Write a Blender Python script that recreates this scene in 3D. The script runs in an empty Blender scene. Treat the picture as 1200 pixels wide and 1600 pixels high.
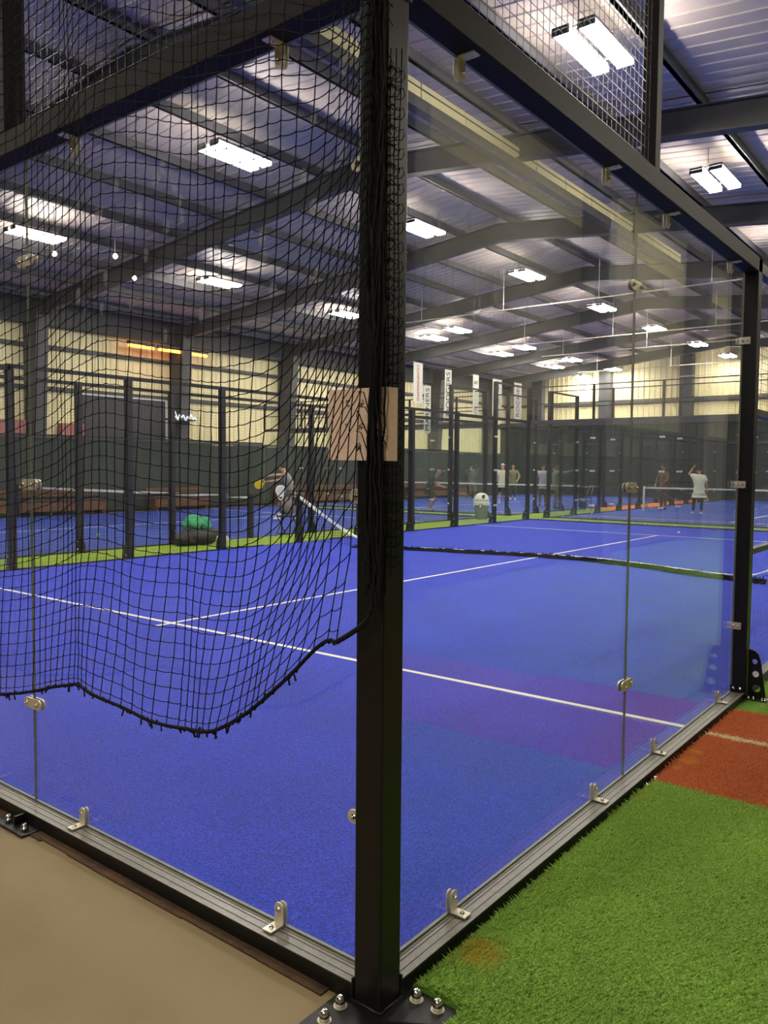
import bpy, bmesh, math, random
import numpy as np
from mathutils import Vector, Matrix, Euler
random.seed(7); rng = np.random.default_rng(7)
PI = math.pi
C = bpy.context.scene.collection
SC = bpy.context.scene

# ---------------------------------------------------------------- camera, light, exposure
cam_d = bpy.data.cameras.new('camera'); cam = bpy.data.objects.new('camera', cam_d); C.objects.link(cam)
cam.location = (1.489, -1.878, 1.562)
yaw, pitch, roll = math.radians(-37.982), math.radians(-3.213), math.radians(0.457)
fw = Vector((math.sin(yaw)*math.cos(pitch), math.cos(yaw)*math.cos(pitch), math.sin(pitch)))
rt = Vector((math.cos(yaw), -math.sin(yaw), 0)); up = rt.cross(fw)
r2 = rt*math.cos(roll)+up*math.sin(roll); u2 = -rt*math.sin(roll)+up*math.cos(roll)
cam.rotation_euler = Matrix((r2, u2, -fw)).transposed().to_euler()
cam_d.sensor_fit = 'VERTICAL'; cam_d.sensor_height = 24.0; cam_d.lens = 24.0*1249.0/1600.0
cam_d.clip_start = 0.05; cam_d.clip_end = 200
SC.camera = cam
world = bpy.data.worlds.new('world'); SC.world = world; world.use_nodes = True
world.node_tree.nodes['Background'].inputs[0].default_value = (0.5, 0.55, 0.7, 1)
world.node_tree.nodes['Background'].inputs[1].default_value = 0.03
SC.view_settings.view_transform = 'Standard'; SC.view_settings.look = 'None'
SC.view_settings.gamma = 1.0; SC.view_settings.use_curve_mapping = False
SC.view_settings.exposure = 0.0
SC.cycles.transparent_max_bounces = 40
SC.cycles.max_bounces = 8; SC.cycles.diffuse_bounces = 4; SC.cycles.glossy_bounces = 4
SC.cycles.sample_clamp_indirect = 6.0
LAMP = 134.0           # radiance of the high-bay diffusers

# ---------------------------------------------------------------- materials
def srgb(r, g, b):
    f = lambda c: (c/255/12.92) if c/255 <= .04045 else ((c/255+.055)/1.055)**2.4
    return (f(r), f(g), f(b), 1)
MATS = {}
def mat(name, col, rough=.5, metal=0, var=.12, scale=30, bump=0, bscale=200, spec=.5, coat=0):
    m = bpy.data.materials.new(name); m.use_nodes = True; nt = m.node_tree; N = nt.nodes; L = nt.links
    b = N['Principled BSDF']; b.inputs['Roughness'].default_value = rough; b.inputs['Metallic'].default_value = metal
    b.inputs['Specular IOR Level'].default_value = spec
    tc = N.new('ShaderNodeTexCoord')
    nz = N.new('ShaderNodeTexNoise'); nz.inputs['Scale'].default_value = scale; nz.inputs['Detail'].default_value = 4
    L.new(tc.outputs['Object'], nz.inputs['Vector'])
    rp = N.new('ShaderNodeValToRGB')
    rp.color_ramp.elements[0].position = .3; rp.color_ramp.elements[1].position = .7
    rp.color_ramp.elements[0].color = tuple(c*(1-var) for c in col[:3])+(1,)
    rp.color_ramp.elements[1].color = tuple(min(1, c*(1+var)) for c in col[:3])+(1,)
    L.new(nz.outputs['Fac'], rp.inputs['Fac']); L.new(rp.outputs['Color'], b.inputs['Base Color'])
    if bump:
        n2 = N.new('ShaderNodeTexNoise'); n2.inputs['Scale'].default_value = bscale; n2.inputs['Detail'].default_value = 3
        L.new(tc.outputs['Object'], n2.inputs['Vector'])
        bp = N.new('ShaderNodeBump'); bp.inputs['Strength'].default_value = bump; bp.inputs['Distance'].default_value = .01
        L.new(n2.outputs['Fac'], bp.inputs['Height']); L.new(bp.outputs['Normal'], b.inputs['Normal'])
    MATS[name] = m; return m
def emis(name, col, s):
    m = bpy.data.materials.new(name); m.use_nodes = True; nt = m.node_tree
    nt.nodes.remove(nt.nodes['Principled BSDF'])
    e = nt.nodes.new('ShaderNodeEmission'); e.inputs[0].default_value = col; e.inputs[1].default_value = s
    nt.links.new(e.outputs[0], nt.nodes['Material Output'].inputs[0]); MATS[name] = m; return m
def turf(name, cols, scale=160, patch=None, rough=.75, bump=.5, sparkle=0.0, trans=0):
    m = bpy.data.materials.new(name); m.use_nodes = True; nt = m.node_tree; N = nt.nodes; L = nt.links
    b = N['Principled BSDF']; b.inputs['Roughness'].default_value = rough; b.inputs['Specular IOR Level'].default_value = .25
    tc = N.new('ShaderNodeTexCoord')
    n1 = N.new('ShaderNodeTexNoise'); n1.inputs['Scale'].default_value = scale; n1.inputs['Detail'].default_value = 5; n1.inputs['Roughness'].default_value = .75
    n2 = N.new('ShaderNodeTexNoise'); n2.inputs['Scale'].default_value = 1.3; n2.inputs['Detail'].default_value = 4
    L.new(tc.outputs['Object'], n1.inputs['Vector']); L.new(tc.outputs['Object'], n2.inputs['Vector'])
    rp = N.new('ShaderNodeValToRGB'); e = rp.color_ramp.elements
    e[0].position = .40; e[0].color = cols[0]; e[1].position = .60; e[1].color = cols[1]
    L.new(n1.outputs['Fac'], rp.inputs['Fac'])
    mx = N.new('ShaderNodeMixRGB'); mx.blend_type = 'MULTIPLY'; mx.inputs['Fac'].default_value = .5
    r2_ = N.new('ShaderNodeValToRGB'); r2_.color_ramp.elements[0].color = (.72, .72, .72, 1); r2_.color_ramp.elements[0].position = .35
    r2_.color_ramp.elements[1].position = .65
    L.new(n2.outputs['Fac'], r2_.inputs['Fac']); L.new(rp.outputs['Color'], mx.inputs[1]); L.new(r2_.outputs['Color'], mx.inputs[2])
    out = mx.outputs['Color']
    if patch:       # dried, yellowed patches
        n3 = N.new('ShaderNodeTexNoise'); n3.inputs['Scale'].default_value = 22; n3.inputs['Detail'].default_value = 3
        L.new(tc.outputs['Object'], n3.inputs['Vector']); acc = None
        for (cx, cy, rad) in ((.19, .31, .15), (.15, 1.87, .06), (.19, 2.50, .10), (.17, 2.66, .07), (.17, 2.35, .05)):
            dn = N.new('ShaderNodeVectorMath'); dn.operation = 'DISTANCE'; dn.inputs[1].default_value = (cx, cy, -.02)
            L.new(tc.outputs['Object'], dn.inputs[0])
            mr = N.new('ShaderNodeMapRange'); mr.inputs[1].default_value = rad; mr.inputs[2].default_value = rad*.2; mr.inputs[3].default_value = 0; mr.inputs[4].default_value = 1
            L.new(dn.outputs['Value'], mr.inputs[0])
            if acc is None: acc = mr.outputs[0]
            else:
                mxm = N.new('ShaderNodeMath'); mxm.operation = 'MAXIMUM'; L.new(acc, mxm.inputs[0]); L.new(mr.outputs[0], mxm.inputs[1]); acc = mxm.outputs[0]
        ad = N.new('ShaderNodeMath'); ad.operation = 'MULTIPLY'; L.new(acc, ad.inputs[0]); L.new(n3.outputs['Fac'], ad.inputs[1])
        r3 = N.new('ShaderNodeValToRGB'); r3.color_ramp.elements[0].position = .16; r3.color_ramp.elements[1].position = .5; r3.color_ramp.elements[1].color = (.8, .8, .8, 1)
        L.new(ad.outputs[0], r3.inputs['Fac'])
        m3 = N.new('ShaderNodeMixRGB'); L.new(r3.outputs['Color'], m3.inputs['Fac']); L.new(out, m3.inputs[1]); m3.inputs[2].default_value = patch
        out = m3.outputs['Color']
    if sparkle:     # loose silica sand between the fibres
        v = N.new('ShaderNodeTexNoise'); v.inputs['Scale'].default_value = 330; v.inputs['Detail'].default_value = 2
        L.new(tc.outputs['Object'], v.inputs['Vector'])
        r4 = N.new('ShaderNodeValToRGB'); r4.color_ramp.elements[0].position = .69; r4.color_ramp.elements[1].position = .74
        L.new(v.outputs['Fac'], r4.inputs['Fac'])
        m4 = N.new('ShaderNodeMixRGB'); m4.inputs[2].default_value = (.62, .66, .85, 1)
        mm = N.new('ShaderNodeMath'); mm.operation = 'MULTIPLY'; mm.inputs[1].default_value = sparkle
        L.new(r4.outputs['Color'], mm.inputs[0]); L.new(mm.outputs[0], m4.inputs['Fac']); L.new(out, m4.inputs[1]); out = m4.outputs['Color']
    L.new(out, b.inputs['Base Color'])
    bp = N.new('ShaderNodeBump'); bp.inputs['Strength'].default_value = bump; bp.inputs['Distance'].default_value = .006
    if bump: L.new(n1.outputs['Fac'], bp.inputs['Height']); L.new(bp.outputs['Normal'], b.inputs['Normal'])
    if trans:       # thin blades let light through
        tl = N.new('ShaderNodeBsdfTranslucent'); L.new(out, tl.inputs['Color'])
        ms = N.new('ShaderNodeMixShader'); ms.inputs[0].default_value = trans
        L.new(b.outputs[0], ms.inputs[1]); L.new(tl.outputs[0], ms.inputs[2]); L.new(ms.outputs[0], N['Material Output'].inputs[0])
    MATS[name] = m; return m
def glass(name, tint, dust=.02):
    """thin architectural pane: clear transmission plus a Fresnel mirror, a little dust"""
    m = bpy.data.materials.new(name); m.use_nodes = True; nt = m.node_tree; N = nt.nodes; L = nt.links
    N.remove(N['Principled BSDF'])
    lw = N.new('ShaderNodeLayerWeight'); lw.inputs['Blend'].default_value = .5
    pw = N.new('ShaderNodeMath'); pw.operation = 'POWER'; pw.inputs[1].default_value = 5; L.new(lw.outputs['Facing'], pw.inputs[0])
    ml = N.new('ShaderNodeMath'); ml.operation = 'MULTIPLY_ADD'; ml.inputs[1].default_value = .957; ml.inputs[2].default_value = .043
    L.new(pw.outputs[0], ml.inputs[0])
    tr = N.new('ShaderNodeBsdfTransparent'); tr.inputs[0].default_value = tint
    gl = N.new('ShaderNodeBsdfGlossy'); gl.inputs['Roughness'].default_value = 0.0
    df = N.new('ShaderNodeBsdfDiffuse'); df.inputs[0].default_value = (.8, .8, .8, 1)
    tc = N.new('ShaderNodeTexCoord'); nz = N.new('ShaderNodeTexNoise'); nz.inputs['Scale'].default_value = 1.7; nz.inputs['Detail'].default_value = 5
    L.new(tc.outputs['Object'], nz.inputs['Vector'])
    dm = N.new('ShaderNodeMath'); dm.operation = 'MULTIPLY'; dm.inputs[1].default_value = dust*2; L.new(nz.outputs['Fac'], dm.inputs[0])
    m1 = N.new('ShaderNodeMixShader'); L.new(dm.outputs[0], m1.inputs[0]); L.new(tr.outputs[0], m1.inputs[1]); L.new(df.outputs[0], m1.inputs[2])
    m2 = N.new('ShaderNodeMixShader'); L.new(ml.outputs[0], m2.inputs[0]); L.new(m1.outputs[0], m2.inputs[1]); L.new(gl.outputs[0], m2.inputs[2])
    L.new(m2.outputs[0], N['Material Output'].inputs[0]); MATS[name] = m; return m
def see_through(name, col, alpha):
    """woven cloth or film that lets part of the light through"""
    m = bpy.data.materials.new(name); m.use_nodes = True; nt = m.node_tree; N = nt.nodes; L = nt.links
    b = N['Principled BSDF']; b.inputs['Base Color'].default_value = col; b.inputs['Roughness'].default_value = .8
    b.inputs['Alpha'].default_value = alpha
    MATS[name] = m; return m

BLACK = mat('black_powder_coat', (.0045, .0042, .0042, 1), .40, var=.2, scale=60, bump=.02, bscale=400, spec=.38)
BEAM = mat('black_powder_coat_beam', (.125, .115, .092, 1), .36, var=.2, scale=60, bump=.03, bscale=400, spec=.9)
HEADM = mat('charcoal_powder_coat', (.017, .0155, .016, 1), .6, var=.2, scale=60, bump=.03, bscale=400, spec=.12)
BLACKF = mat('black_steel_far', (.014, .014, .016, 1), .5, var=.1)
STEEL = mat('satin_steel', (.66, .60, .48, 1), .34, .5, var=.08, scale=90)
CHROME = mat('polished_bolt', (.75, .72, .66, 1), .12, 1, var=.05)
FARSTEEL = mat('far_clamp_steel', (.75, .75, .72, 1), .35, .3, var=.05)
WIRE = mat('galvanised_wire', (.10, .095, .10, 1), .35, .7, var=.1)
WIREF = mat('dark_wire', (.012, .012, .013, 1), .6, var=.1)
GLASS = glass('clear_glass', (.975, .985, .985, 1), .007)
GLASSF = glass('far_clear_glass', (.965, .98, .97, 1), .006)
GEDGE = mat('glass_edge', (.15, .17, .12, 1), .45, var=.1)
SMUDGE = see_through('ball_smudge', (.9, .9, .85, 1), .13)
BLUE = turf('blue_court_turf', ((.004, .018, .25, 1), (.026, .062, .70, 1)), 95, bump=1.0, sparkle=.4)
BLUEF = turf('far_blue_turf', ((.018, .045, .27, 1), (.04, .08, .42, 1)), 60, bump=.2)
GREEN = turf('green_turf', ((.06, .14, .015, 1), (.16, .32, .03, 1)), 120, bump=.6)
GREENB = turf('green_turf_blade', ((.19, .34, .04, 1), (.58, .82, .21, 1)), 150, patch=(.55, .42, .06, 1), bump=0, trans=.4)
GREENF = turf('far_green_turf', ((.14, .24, .016, 1), (.22, .33, .025, 1)), 30, bump=.2)
ORANGE = turf('orange_turf', ((.30, .07, .02, 1), (.5, .14, .04, 1)), 120, bump=.6)
ORANGEB = turf('orange_turf_blade', ((.50, .14, .05, 1), (.9, .34, .15, 1)), 150, patch=(.75, .42, .08, 1), bump=0, trans=.4)
ORANGEF = turf('far_orange_turf', ((.55, .12, .03, 1), (.75, .18, .05, 1)), 30, bump=.2)
LINE = turf('white_line_turf', ((.72, .70, .60, 1), (.92, .90, .80, 1)), 150, bump=.4)
LINEB = turf('cream_line_blade', ((.8, .74, .45, 1), (.95, .9, .62, 1)), 60, bump=0, trans=.4)
CONC = mat('tan_concrete', (.19, .138, .055, 1), .6, var=.07, scale=2.2, bump=.08, bscale=140)
RUST = mat('stained_board', (.055, .026, .008, 1), .8, var=.5, scale=14, bump=.3, bscale=60)
CREAM = mat('cream_wall_sheet', (.80, .72, .42, 1), .55, var=.05, scale=1.5)
DECK = mat('grey_roof_deck', (.60, .51, .46, 1), .55, var=.06, scale=1.2)
FRAME = mat('grey_steel_frame', (.060, .060, .064, 1), .55, var=.12, scale=3)
PURL = mat('grey_purlin', (.11, .11, .125, 1), .55, var=.1, scale=3)
SCREEN = mat('dark_windscreen_cloth', (.030, .040, .032, 1), .9, var=.25, scale=.8, bump=.2, bscale=3)
DARKW = mat('dark_wall_paint', (.05, .05, .055, 1), .7, var=.1, scale=1)
WHITE = mat('white_paint', (.8, .8, .76, 1), .5, var=.05)
CORD = mat('black_net_cord', (.006, .006, .006, 1), .85, var=.3, scale=300, spec=.2)
CARD = mat('cardboard', (.82, .60, .46, 1), .8, var=.06, scale=40)
CARDL = mat('cardboard_cut_edge', (.75, .6, .42, 1), .8, var=.1, scale=200)
INK = mat('printed_ink', (.12, .06, .03, 1), .8, var=.1)
WOOD = mat('brown_bench_wood', (.13, .06, .03, 1), .6, var=.3, scale=6)
BWHITE = mat('banner_white', (.74, .73, .66, 1), .6, var=.04)
BINK = mat('banner_ink', (.03, .03, .035, 1), .6)
BRED = mat('banner_red', (.55, .10, .06, 1), .6)
PINK = mat('pink_reflection', (.36, .14, .13, 1), .7, var=.1)
LAMPM = emis('lamp_diffuser', (1, .93, .80, 1), LAMP)
HEAT = emis('heater_element', (1, .30, .04, 1), 9)
BULB = emis('reflected_bulb_glow', (1, .75, .42, 1), 12)
SIGNM = emis('white_sign_reflection', (.85, .92, 1, 1), 1.6)
REDL = emis('red_indicator', (1, .06, .01, 1), 6)

# ---------------------------------------------------------------- mesh helpers
class MB:
    def __init__(s): s.v = []; s.f = []; s.m = []
    def quad(s, a, b, c, d, mi=0):
        n = len(s.v); s.v += [a, b, c, d]; s.f.append((n, n+1, n+2, n+3)); s.m.append(mi)
    def box(s, x0, x1, y0, y1, z0, z1, mi=0):
        x0, x1 = sorted((x0, x1)); y0, y1 = sorted((y0, y1)); z0, z1 = sorted((z0, z1))
        n = len(s.v)
        s.v += [(x0,y0,z0),(x1,y0,z0),(x1,y1,z0),(x0,y1,z0),(x0,y0,z1),(x1,y0,z1),(x1,y1,z1),(x0,y1,z1)]
        for q in ((0,3,2,1),(4,5,6,7),(0,1,5,4),(1,2,6,5),(2,3,7,6),(3,0,4,7)):
            s.f.append(tuple(n+i for i in q)); s.m.append(mi)
        return s
    def hexa(s, pts, mi=0):                   # 8 corners, bottom 4 then top 4
        n = len(s.v); s.v += [tuple(p) for p in pts]
        for q in ((0,3,2,1),(4,5,6,7),(0,1,5,4),(1,2,6,5),(2,3,7,6),(3,0,4,7)):
            s.f.append(tuple(n+i for i in q)); s.m.append(mi)
        return s
    def tube(s, pts, r, k=6, cap=True, mi=0):
        pts = [Vector(p) for p in pts]; n0 = len(s.v); m = len(pts)
        rs = r if isinstance(r, (list, tuple)) else [r]*m
        for i, p in enumerate(pts):
            t = (pts[min(i+1, m-1)]-pts[max(i-1, 0)])
            if t.length < 1e-9: t = Vector((0, 0, 1))
            t.normalize()
            a = Vector((0, 0, 1)) if abs(t.z) < .9 else Vector((1, 0, 0))
            u = t.cross(a).normalized(); w = t.cross(u)
            for j in range(k):
                an = 2*PI*(j+.5)/k
                q = p+u*math.cos(an)*rs[i]+w*math.sin(an)*rs[i]; s.v.append(tuple(q))
        for i in range(m-1):
            for j in range(k):
                a = n0+i*k+j; b = n0+i*k+(j+1) % k
                s.f.append((a, b, b+k, a+k)); s.m.append(mi)
        if cap:
            s.f.append(tuple(n0+j for j in range(k))[::-1]); s.m.append(mi)
            s.f.append(tuple(n0+(m-1)*k+j for j in range(k))); s.m.append(mi)
        return s
    def octa(s, p, r, mi=0):
        n = len(s.v); x, y, z = p
        s.v += [(x-r,y,z),(x+r,y,z),(x,y-r,z),(x,y+r,z),(x,y,z-r),(x,y,z+r)]
        for q in ((0,2,5),(2,1,5),(1,3,5),(3,0,5),(2,0,4),(1,2,4),(3,1,4),(0,3,4)):
            s.f.append(tuple(n+i for i in q)); s.m.append(mi)
    def lathe(s, c, prof, k=12, mi=0, axis=2):  # prof: list of (r, h) along axis
        n0 = len(s.v); m = len(prof)
        for r, h in prof:
            for j in range(k):
                a = 2*PI*j/k; q = [r*math.cos(a), r*math.sin(a)]
                if axis == 2: p = (c[0]+q[0], c[1]+q[1], c[2]+h)
                elif axis == 0: p = (c[0]+h, c[1]+q[0], c[2]+q[1])
                else: p = (c[0]+q[1], c[1]+h, c[2]+q[0])
                s.v.append(p)
        for i in range(m-1):
            for j in range(k):
                a = n0+i*k+j; b = n0+i*k+(j+1) % k; s.f.append((a, b, b+k, a+k)); s.m.append(mi)
        s.f.append(tuple(n0+j for j in range(k))[::-1]); s.m.append(mi)
        s.f.append(tuple(n0+(m-1)*k+j for j in range(k))); s.m.append(mi)
        return s
    def prism(s, outline, d, mi=0, frame=None):   # outline in (a,b); frame = (origin, A, B, N): extruded d along N
        o, A, B, Nn = frame; n0 = len(s.v); k = len(outline)
        for e in (0, d):
            for a, b in outline: s.v.append(tuple(Vector(o)+Vector(A)*a+Vector(B)*b+Vector(Nn)*e))
        s.f.append(tuple(range(n0+k-1, n0-1, -1))); s.f.append(tuple(range(n0+k, n0+2*k))); s.m += [mi, mi]
        for j in range(k):
            s.f.append((n0+j, n0+(j+1) % k, n0+k+(j+1) % k, n0+k+j)); s.m.append(mi)
        return s
    def build(s, name, mats, parent=None, smooth=False, bevel=0, kind=None, label=None):
        if not isinstance(mats, (list, tuple)): mats = [mats]
        off = wloc(parent) if parent else Vector((0, 0, 0))
        me = bpy.data.meshes.new(name)
        me.from_pydata([(a-off.x, b-off.y, c-off.z) for a, b, c in s.v], [], s.f)
        for m in mats: me.materials.append(m)
        me.polygons.foreach_set('material_index', s.m)
        me.validate()
        bm = bmesh.new(); bm.from_mesh(me); bmesh.ops.recalc_face_normals(bm, faces=bm.faces)
        if smooth:
            for f in bm.faces: f.smooth = True
        bm.to_mesh(me); bm.free()
        o = bpy.data.objects.new(name, me); C.objects.link(o)
        if parent: o.parent = parent
        if bevel:
            md = o.modifiers.new('bevel', 'BEVEL'); md.width = bevel; md.segments = 2; md.limit_method = 'ANGLE'
        if kind: o['kind'] = kind
        if label: o['label'] = label
        return o
def wloc(o):
    l = Vector((0, 0, 0))
    while o: l = l+o.location; o = o.parent
    return l
def tag(o, label=None, cat=None, group=None, kind=None):
    if label: o['label'] = label
    if cat: o['category'] = cat
    if group: o['group'] = group
    if kind: o['kind'] = kind
    return o
def thing(name, label, cat, loc=(0, 0, 0), rz=0, group=None, kind=None):
    o = bpy.data.objects.new(name, None); C.objects.link(o); o.location = loc; o.rotation_euler = (0, 0, rz)
    return tag(o, label, cat, group, kind)
def struct(name, loc=(0, 0, 0), label=None, cat=None):
    o = bpy.data.objects.new(name, None); C.objects.link(o); o.location = loc
    return tag(o, label, cat, None, 'structure')
def inst(proto, loc, parent, rz=0, name=None, flip=False):
    """a copy of a part (and its own sub-parts) sharing mesh data, put under parent at world loc"""
    o = proto.copy(); C.objects.link(o); o.parent = parent; o.location = Vector(loc)-wloc(parent)
    o.rotation_euler = (PI if flip else 0, 0, rz)
    for ch in proto.children:
        c = ch.copy(); C.objects.link(c); c.parent = o
    return o
def copy_tree(o, loc, label=None, rz=None, group=None):
    c = o.copy(); C.objects.link(c); c.location = loc
    if rz is not None: c.rotation_euler = (0, 0, rz)
    if label: c['label'] = label
    if group: c['group'] = group
    for ch in list(o.children):
        d = ch.copy(); C.objects.link(d); d.parent = c
        for g in ch.children:
            e = g.copy(); C.objects.link(e); e.parent = d
    return c
PROTOS = []
def proto_done():
    for o in PROTOS:
        for ch in list(o.children_recursive): bpy.data.objects.remove(ch)
        bpy.data.objects.remove(o)
    PROTOS.clear()

# ---------------------------------------------------------------- floors
RX0, RX1, RY0, RY1 = -23.3, 4.5, -8.0, 42.0
fl = MB(); fl.box(RX0-.3, RX1+.3, RY0-.3, RY1+.3, -.25, -.05); tag(fl.build('floor', CONC), None, None, None, 'structure')

def court_surface(name, x0, x1, y0, y1, label, lines, m):
    root = struct(name, (x0, y0, -.05), label)
    b = MB(); b.box(x0, x1, y0, y1, -.05, 0); b.build('turf_sheet', m, root)
    for (a0, a1, b0, b1) in lines:
        l = MB(); l.box(a0, a1, b0, b1, 0.0, .0015); l.build('court_line', LINE, root)
    return root
court_surface('floor_court', -10, 0, 0, 20, 'blue turf of the nearest court behind the black corner post',
              [(-10, 0, 3.0, 3.05), (-10, 0, 16.95, 17.0), (-5.03, -4.98, 2.85, 3.0), (-5.03, -4.98, 3.05, 16.95)], BLUE)
court_surface('floor_court', -21.6, -11.6, 0, 20, 'blue turf of the court beyond the green aisle',
              [(-21.6, -11.6, 3.0, 3.06), (-21.6, -11.6, 16.94, 17.0), (-16.63, -16.57, 3.06, 16.94)], BLUEF)
court_surface('floor_court', -10, 0, 21.5, 41.3, 'blue turf of the far court under the player in the white shirt',
              [(-10, 0, 23.1, 23.18), (-10, 0, 36.5, 36.6), (-5.03, -4.97, 23.18, 36.5)], BLUEF)
court_surface('floor_court', -21.6, -11.6, 21.5, 41.3, 'blue turf of the far court behind the grey bin',
              [(-21.6, -11.6, 23.1, 23.18), (-21.6, -11.6, 36.5, 36.6), (-16.63, -16.57, 23.18, 36.5)], BLUEF)
def strip(name, x0, x1, y0, y1, z, m, label):
    b = MB(); b.box(x0, x1, y0, y1, -.05, z); return tag(b.build(name, m), label, None, None, 'structure')
strip('floor_aisle', -11.55, -10.1, -.1, 27.4, -.004, GREENF, 'bright green turf aisle between the two near courts')
strip('floor_aisle', -11.55, -10.1, 27.4, 41.3, -.004, ORANGEF, 'orange turf at the far end of the aisle')
strip('floor_aisle', -10, 0, 20.12, 21.38, -.004, GREENF, 'green turf strip between the near court and the court behind')
strip('floor_aisle', -21.6, -11.6, 20.12, 21.38, -.004, GREENF, 'green turf strip behind the grey bin')

# right-hand aisle: turf backing plus real blades near the camera
strip('floor_aisle', .31, RX1, -.12, .065, -.036, GREEN, 'backing of the green turf beside the base plate of the corner post')
strip('floor_aisle', .1, RX1, .065, 2.11, -.036, GREEN, 'backing of the green turf right of the corner post')
strip('floor_aisle', .1, RX1, 2.11, 3.65, -.036, ORANGE, 'backing of the orange turf band')
strip('floor_aisle', .1, RX1, 3.65, 21.38, -.036, GREEN, 'backing of the green turf beyond the orange band')
def blades(name, x0, x1, y0, y1, dens, m, label, hole=None, clip=True):
    n = int((x1-x0)*(y1-y0)*dens)
    x = rng.uniform(x0, x1, n); y = rng.uniform(y0, y1, n)
    y += np.where(clip, rng.normal(0, .006, n), 0)
    if hole:
        k = ~((x < hole[0]) & (y < hole[1])); x = x[k]; y = y[k]; n = len(x)
    h = rng.uniform(.016, .034, n); az = rng.normal(-.6, 1.1, n); lean = rng.uniform(.1, 1.0, n)*h*1.1
    w = rng.uniform(.0007, .0017, n); th = rng.uniform(0, 2*PI, n)
    P = np.zeros((n, 4, 3), np.float32)
    wx, wy = np.cos(th)*w, np.sin(th)*w
    dx, dy = np.cos(az)*lean, np.sin(az)*lean
    z0 = -.037
    P[:, 0] = np.stack([x-wx, y-wy, np.full(n, z0)], 1); P[:, 1] = np.stack([x+wx, y+wy, np.full(n, z0)], 1)
    P[:, 2] = np.stack([x+wx*.8+dx*.35, y+wy*.8+dy*.35, z0+h*.65], 1)
    P[:, 3] = np.stack([x+dx, y+dy, z0+h], 1)
    me = bpy.data.meshes.new(name); me.vertices.add(n*4); me.vertices.foreach_set('co', P.ravel())
    base = np.arange(n)*4
    tri = np.stack([base, base+1, base+2, base, base+2, base+3], 1).ravel().astype(np.int32)
    me.loops.add(len(tri)); me.loops.foreach_set('vertex_index', tri)
    nf = n*2; me.polygons.add(nf); me.polygons.foreach_set('loop_start', np.arange(nf, dtype=np.int32)*3)
    me.update(); me.validate(); me.materials.append(m)
    o = bpy.data.objects.new(name, me); C.objects.link(o)
    return tag(o, label, 'grass', None, 'stuff')
blades('artificial_grass', .12, 1.6, -.13, 2.11, 105000, GREENB, 'green artificial grass right of the corner post', (.29, .07))
blades('artificial_grass', .12, 1.25, 2.11, 3.01, 85000, ORANGEB, 'orange artificial grass in front of the cream line')
blades('artificial_grass', .12, 1.25, 3.01, 3.07, 60000, LINEB, 'cream line of artificial grass across the orange band')
blades('artificial_grass', .12, 1.25, 3.07, 3.65, 85000, ORANGEB, 'orange artificial grass behind the cream line')
blades('artificial_grass', .12, 1.2, 3.65, 5.6, 36000, GREENB, 'green artificial grass beyond the orange band, by the perforated bracket', (.25, 4.12))
# stained board along the foot of the back beam
b = MB(); xs = -.1
while xs > -5:
    x1 = xs-random.uniform(.18, .5); d = random.uniform(.035, .052)
    b.box(x1, xs, -.1-d, -.1, -.05, -.044); xs = x1
tag(b.build('floor_edge_strip', RUST), 'rusty brown board edge under the back beam', None, None, 'structure')

# ---------------------------------------------------------------- court enclosures
class Run:
    """one straight side of an enclosure; u runs along it, v points outwards from the glass plane"""
    def __init__(s, name, label, axis, p, out, u0, cat='court wall', group=None):
        s.ax, s.p, s.o = axis, p, out
        s.root = thing(name, label, cat, s.P(u0, 0, -.05), 0, group)
    def P(s, u, v, z): return (u, s.p+s.o*v, z) if s.ax == 'x' else (s.p+s.o*v, u, z)
    def box(s, mb, u0, u1, v0, v1, z0, z1, mi=0):
        a = s.P(u0, v0, z0); b = s.P(u1, v1, z1); mb.box(a[0], b[0], a[1], b[1], a[2], b[2], mi)
    def part(s, name, u0, u1, v0, v1, z0, z1, m, bevel=0, label=None, kind=None):
        mb = MB(); s.box(mb, u0, u1, v0, v1, z0, z1); return mb.build(name, m, s.root, bevel=bevel, label=label, kind=kind)
    def pane(s, u0, u1, z0, z1, v0=.002, v1=.014, far=False):
        mb = MB(); s.box(mb, u0, u1, v0, v1, z0, z1)
        k = 2 if s.ax == 'x' else 1     # faces (2,4 = y sides), (3,5 = x sides) are the big ones
        big = (2, 4) if s.ax == 'x' else (3, 5)
        for i in range(6):
            if i not in big: mb.m[i] = 1
        return mb.build('glass_panel', [GLASSF if far else GLASS, GEDGE], s.root)
    def wires(s, u0, u1, z0, z1, v, r, pitch=.05, m=None, k=4):
        mb = MB(); n = max(1, round((u1-u0)/pitch)); q = max(1, round((z1-z0)/pitch))
        for i in range(n+1):
            u = u0+(u1-u0)*i/n; mb.tube([s.P(u, v, z0), s.P(u, v, z1)], r, k, False)
        for j in range(q+1):
            z = z0+(z1-z0)*j/q; mb.tube([s.P(u0, v+2*r, z), s.P(u1, v+2*r, z)], r, k, False)
        return mb.build('wire_mesh', m or WIRE, s.root, kind='stuff')

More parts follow.
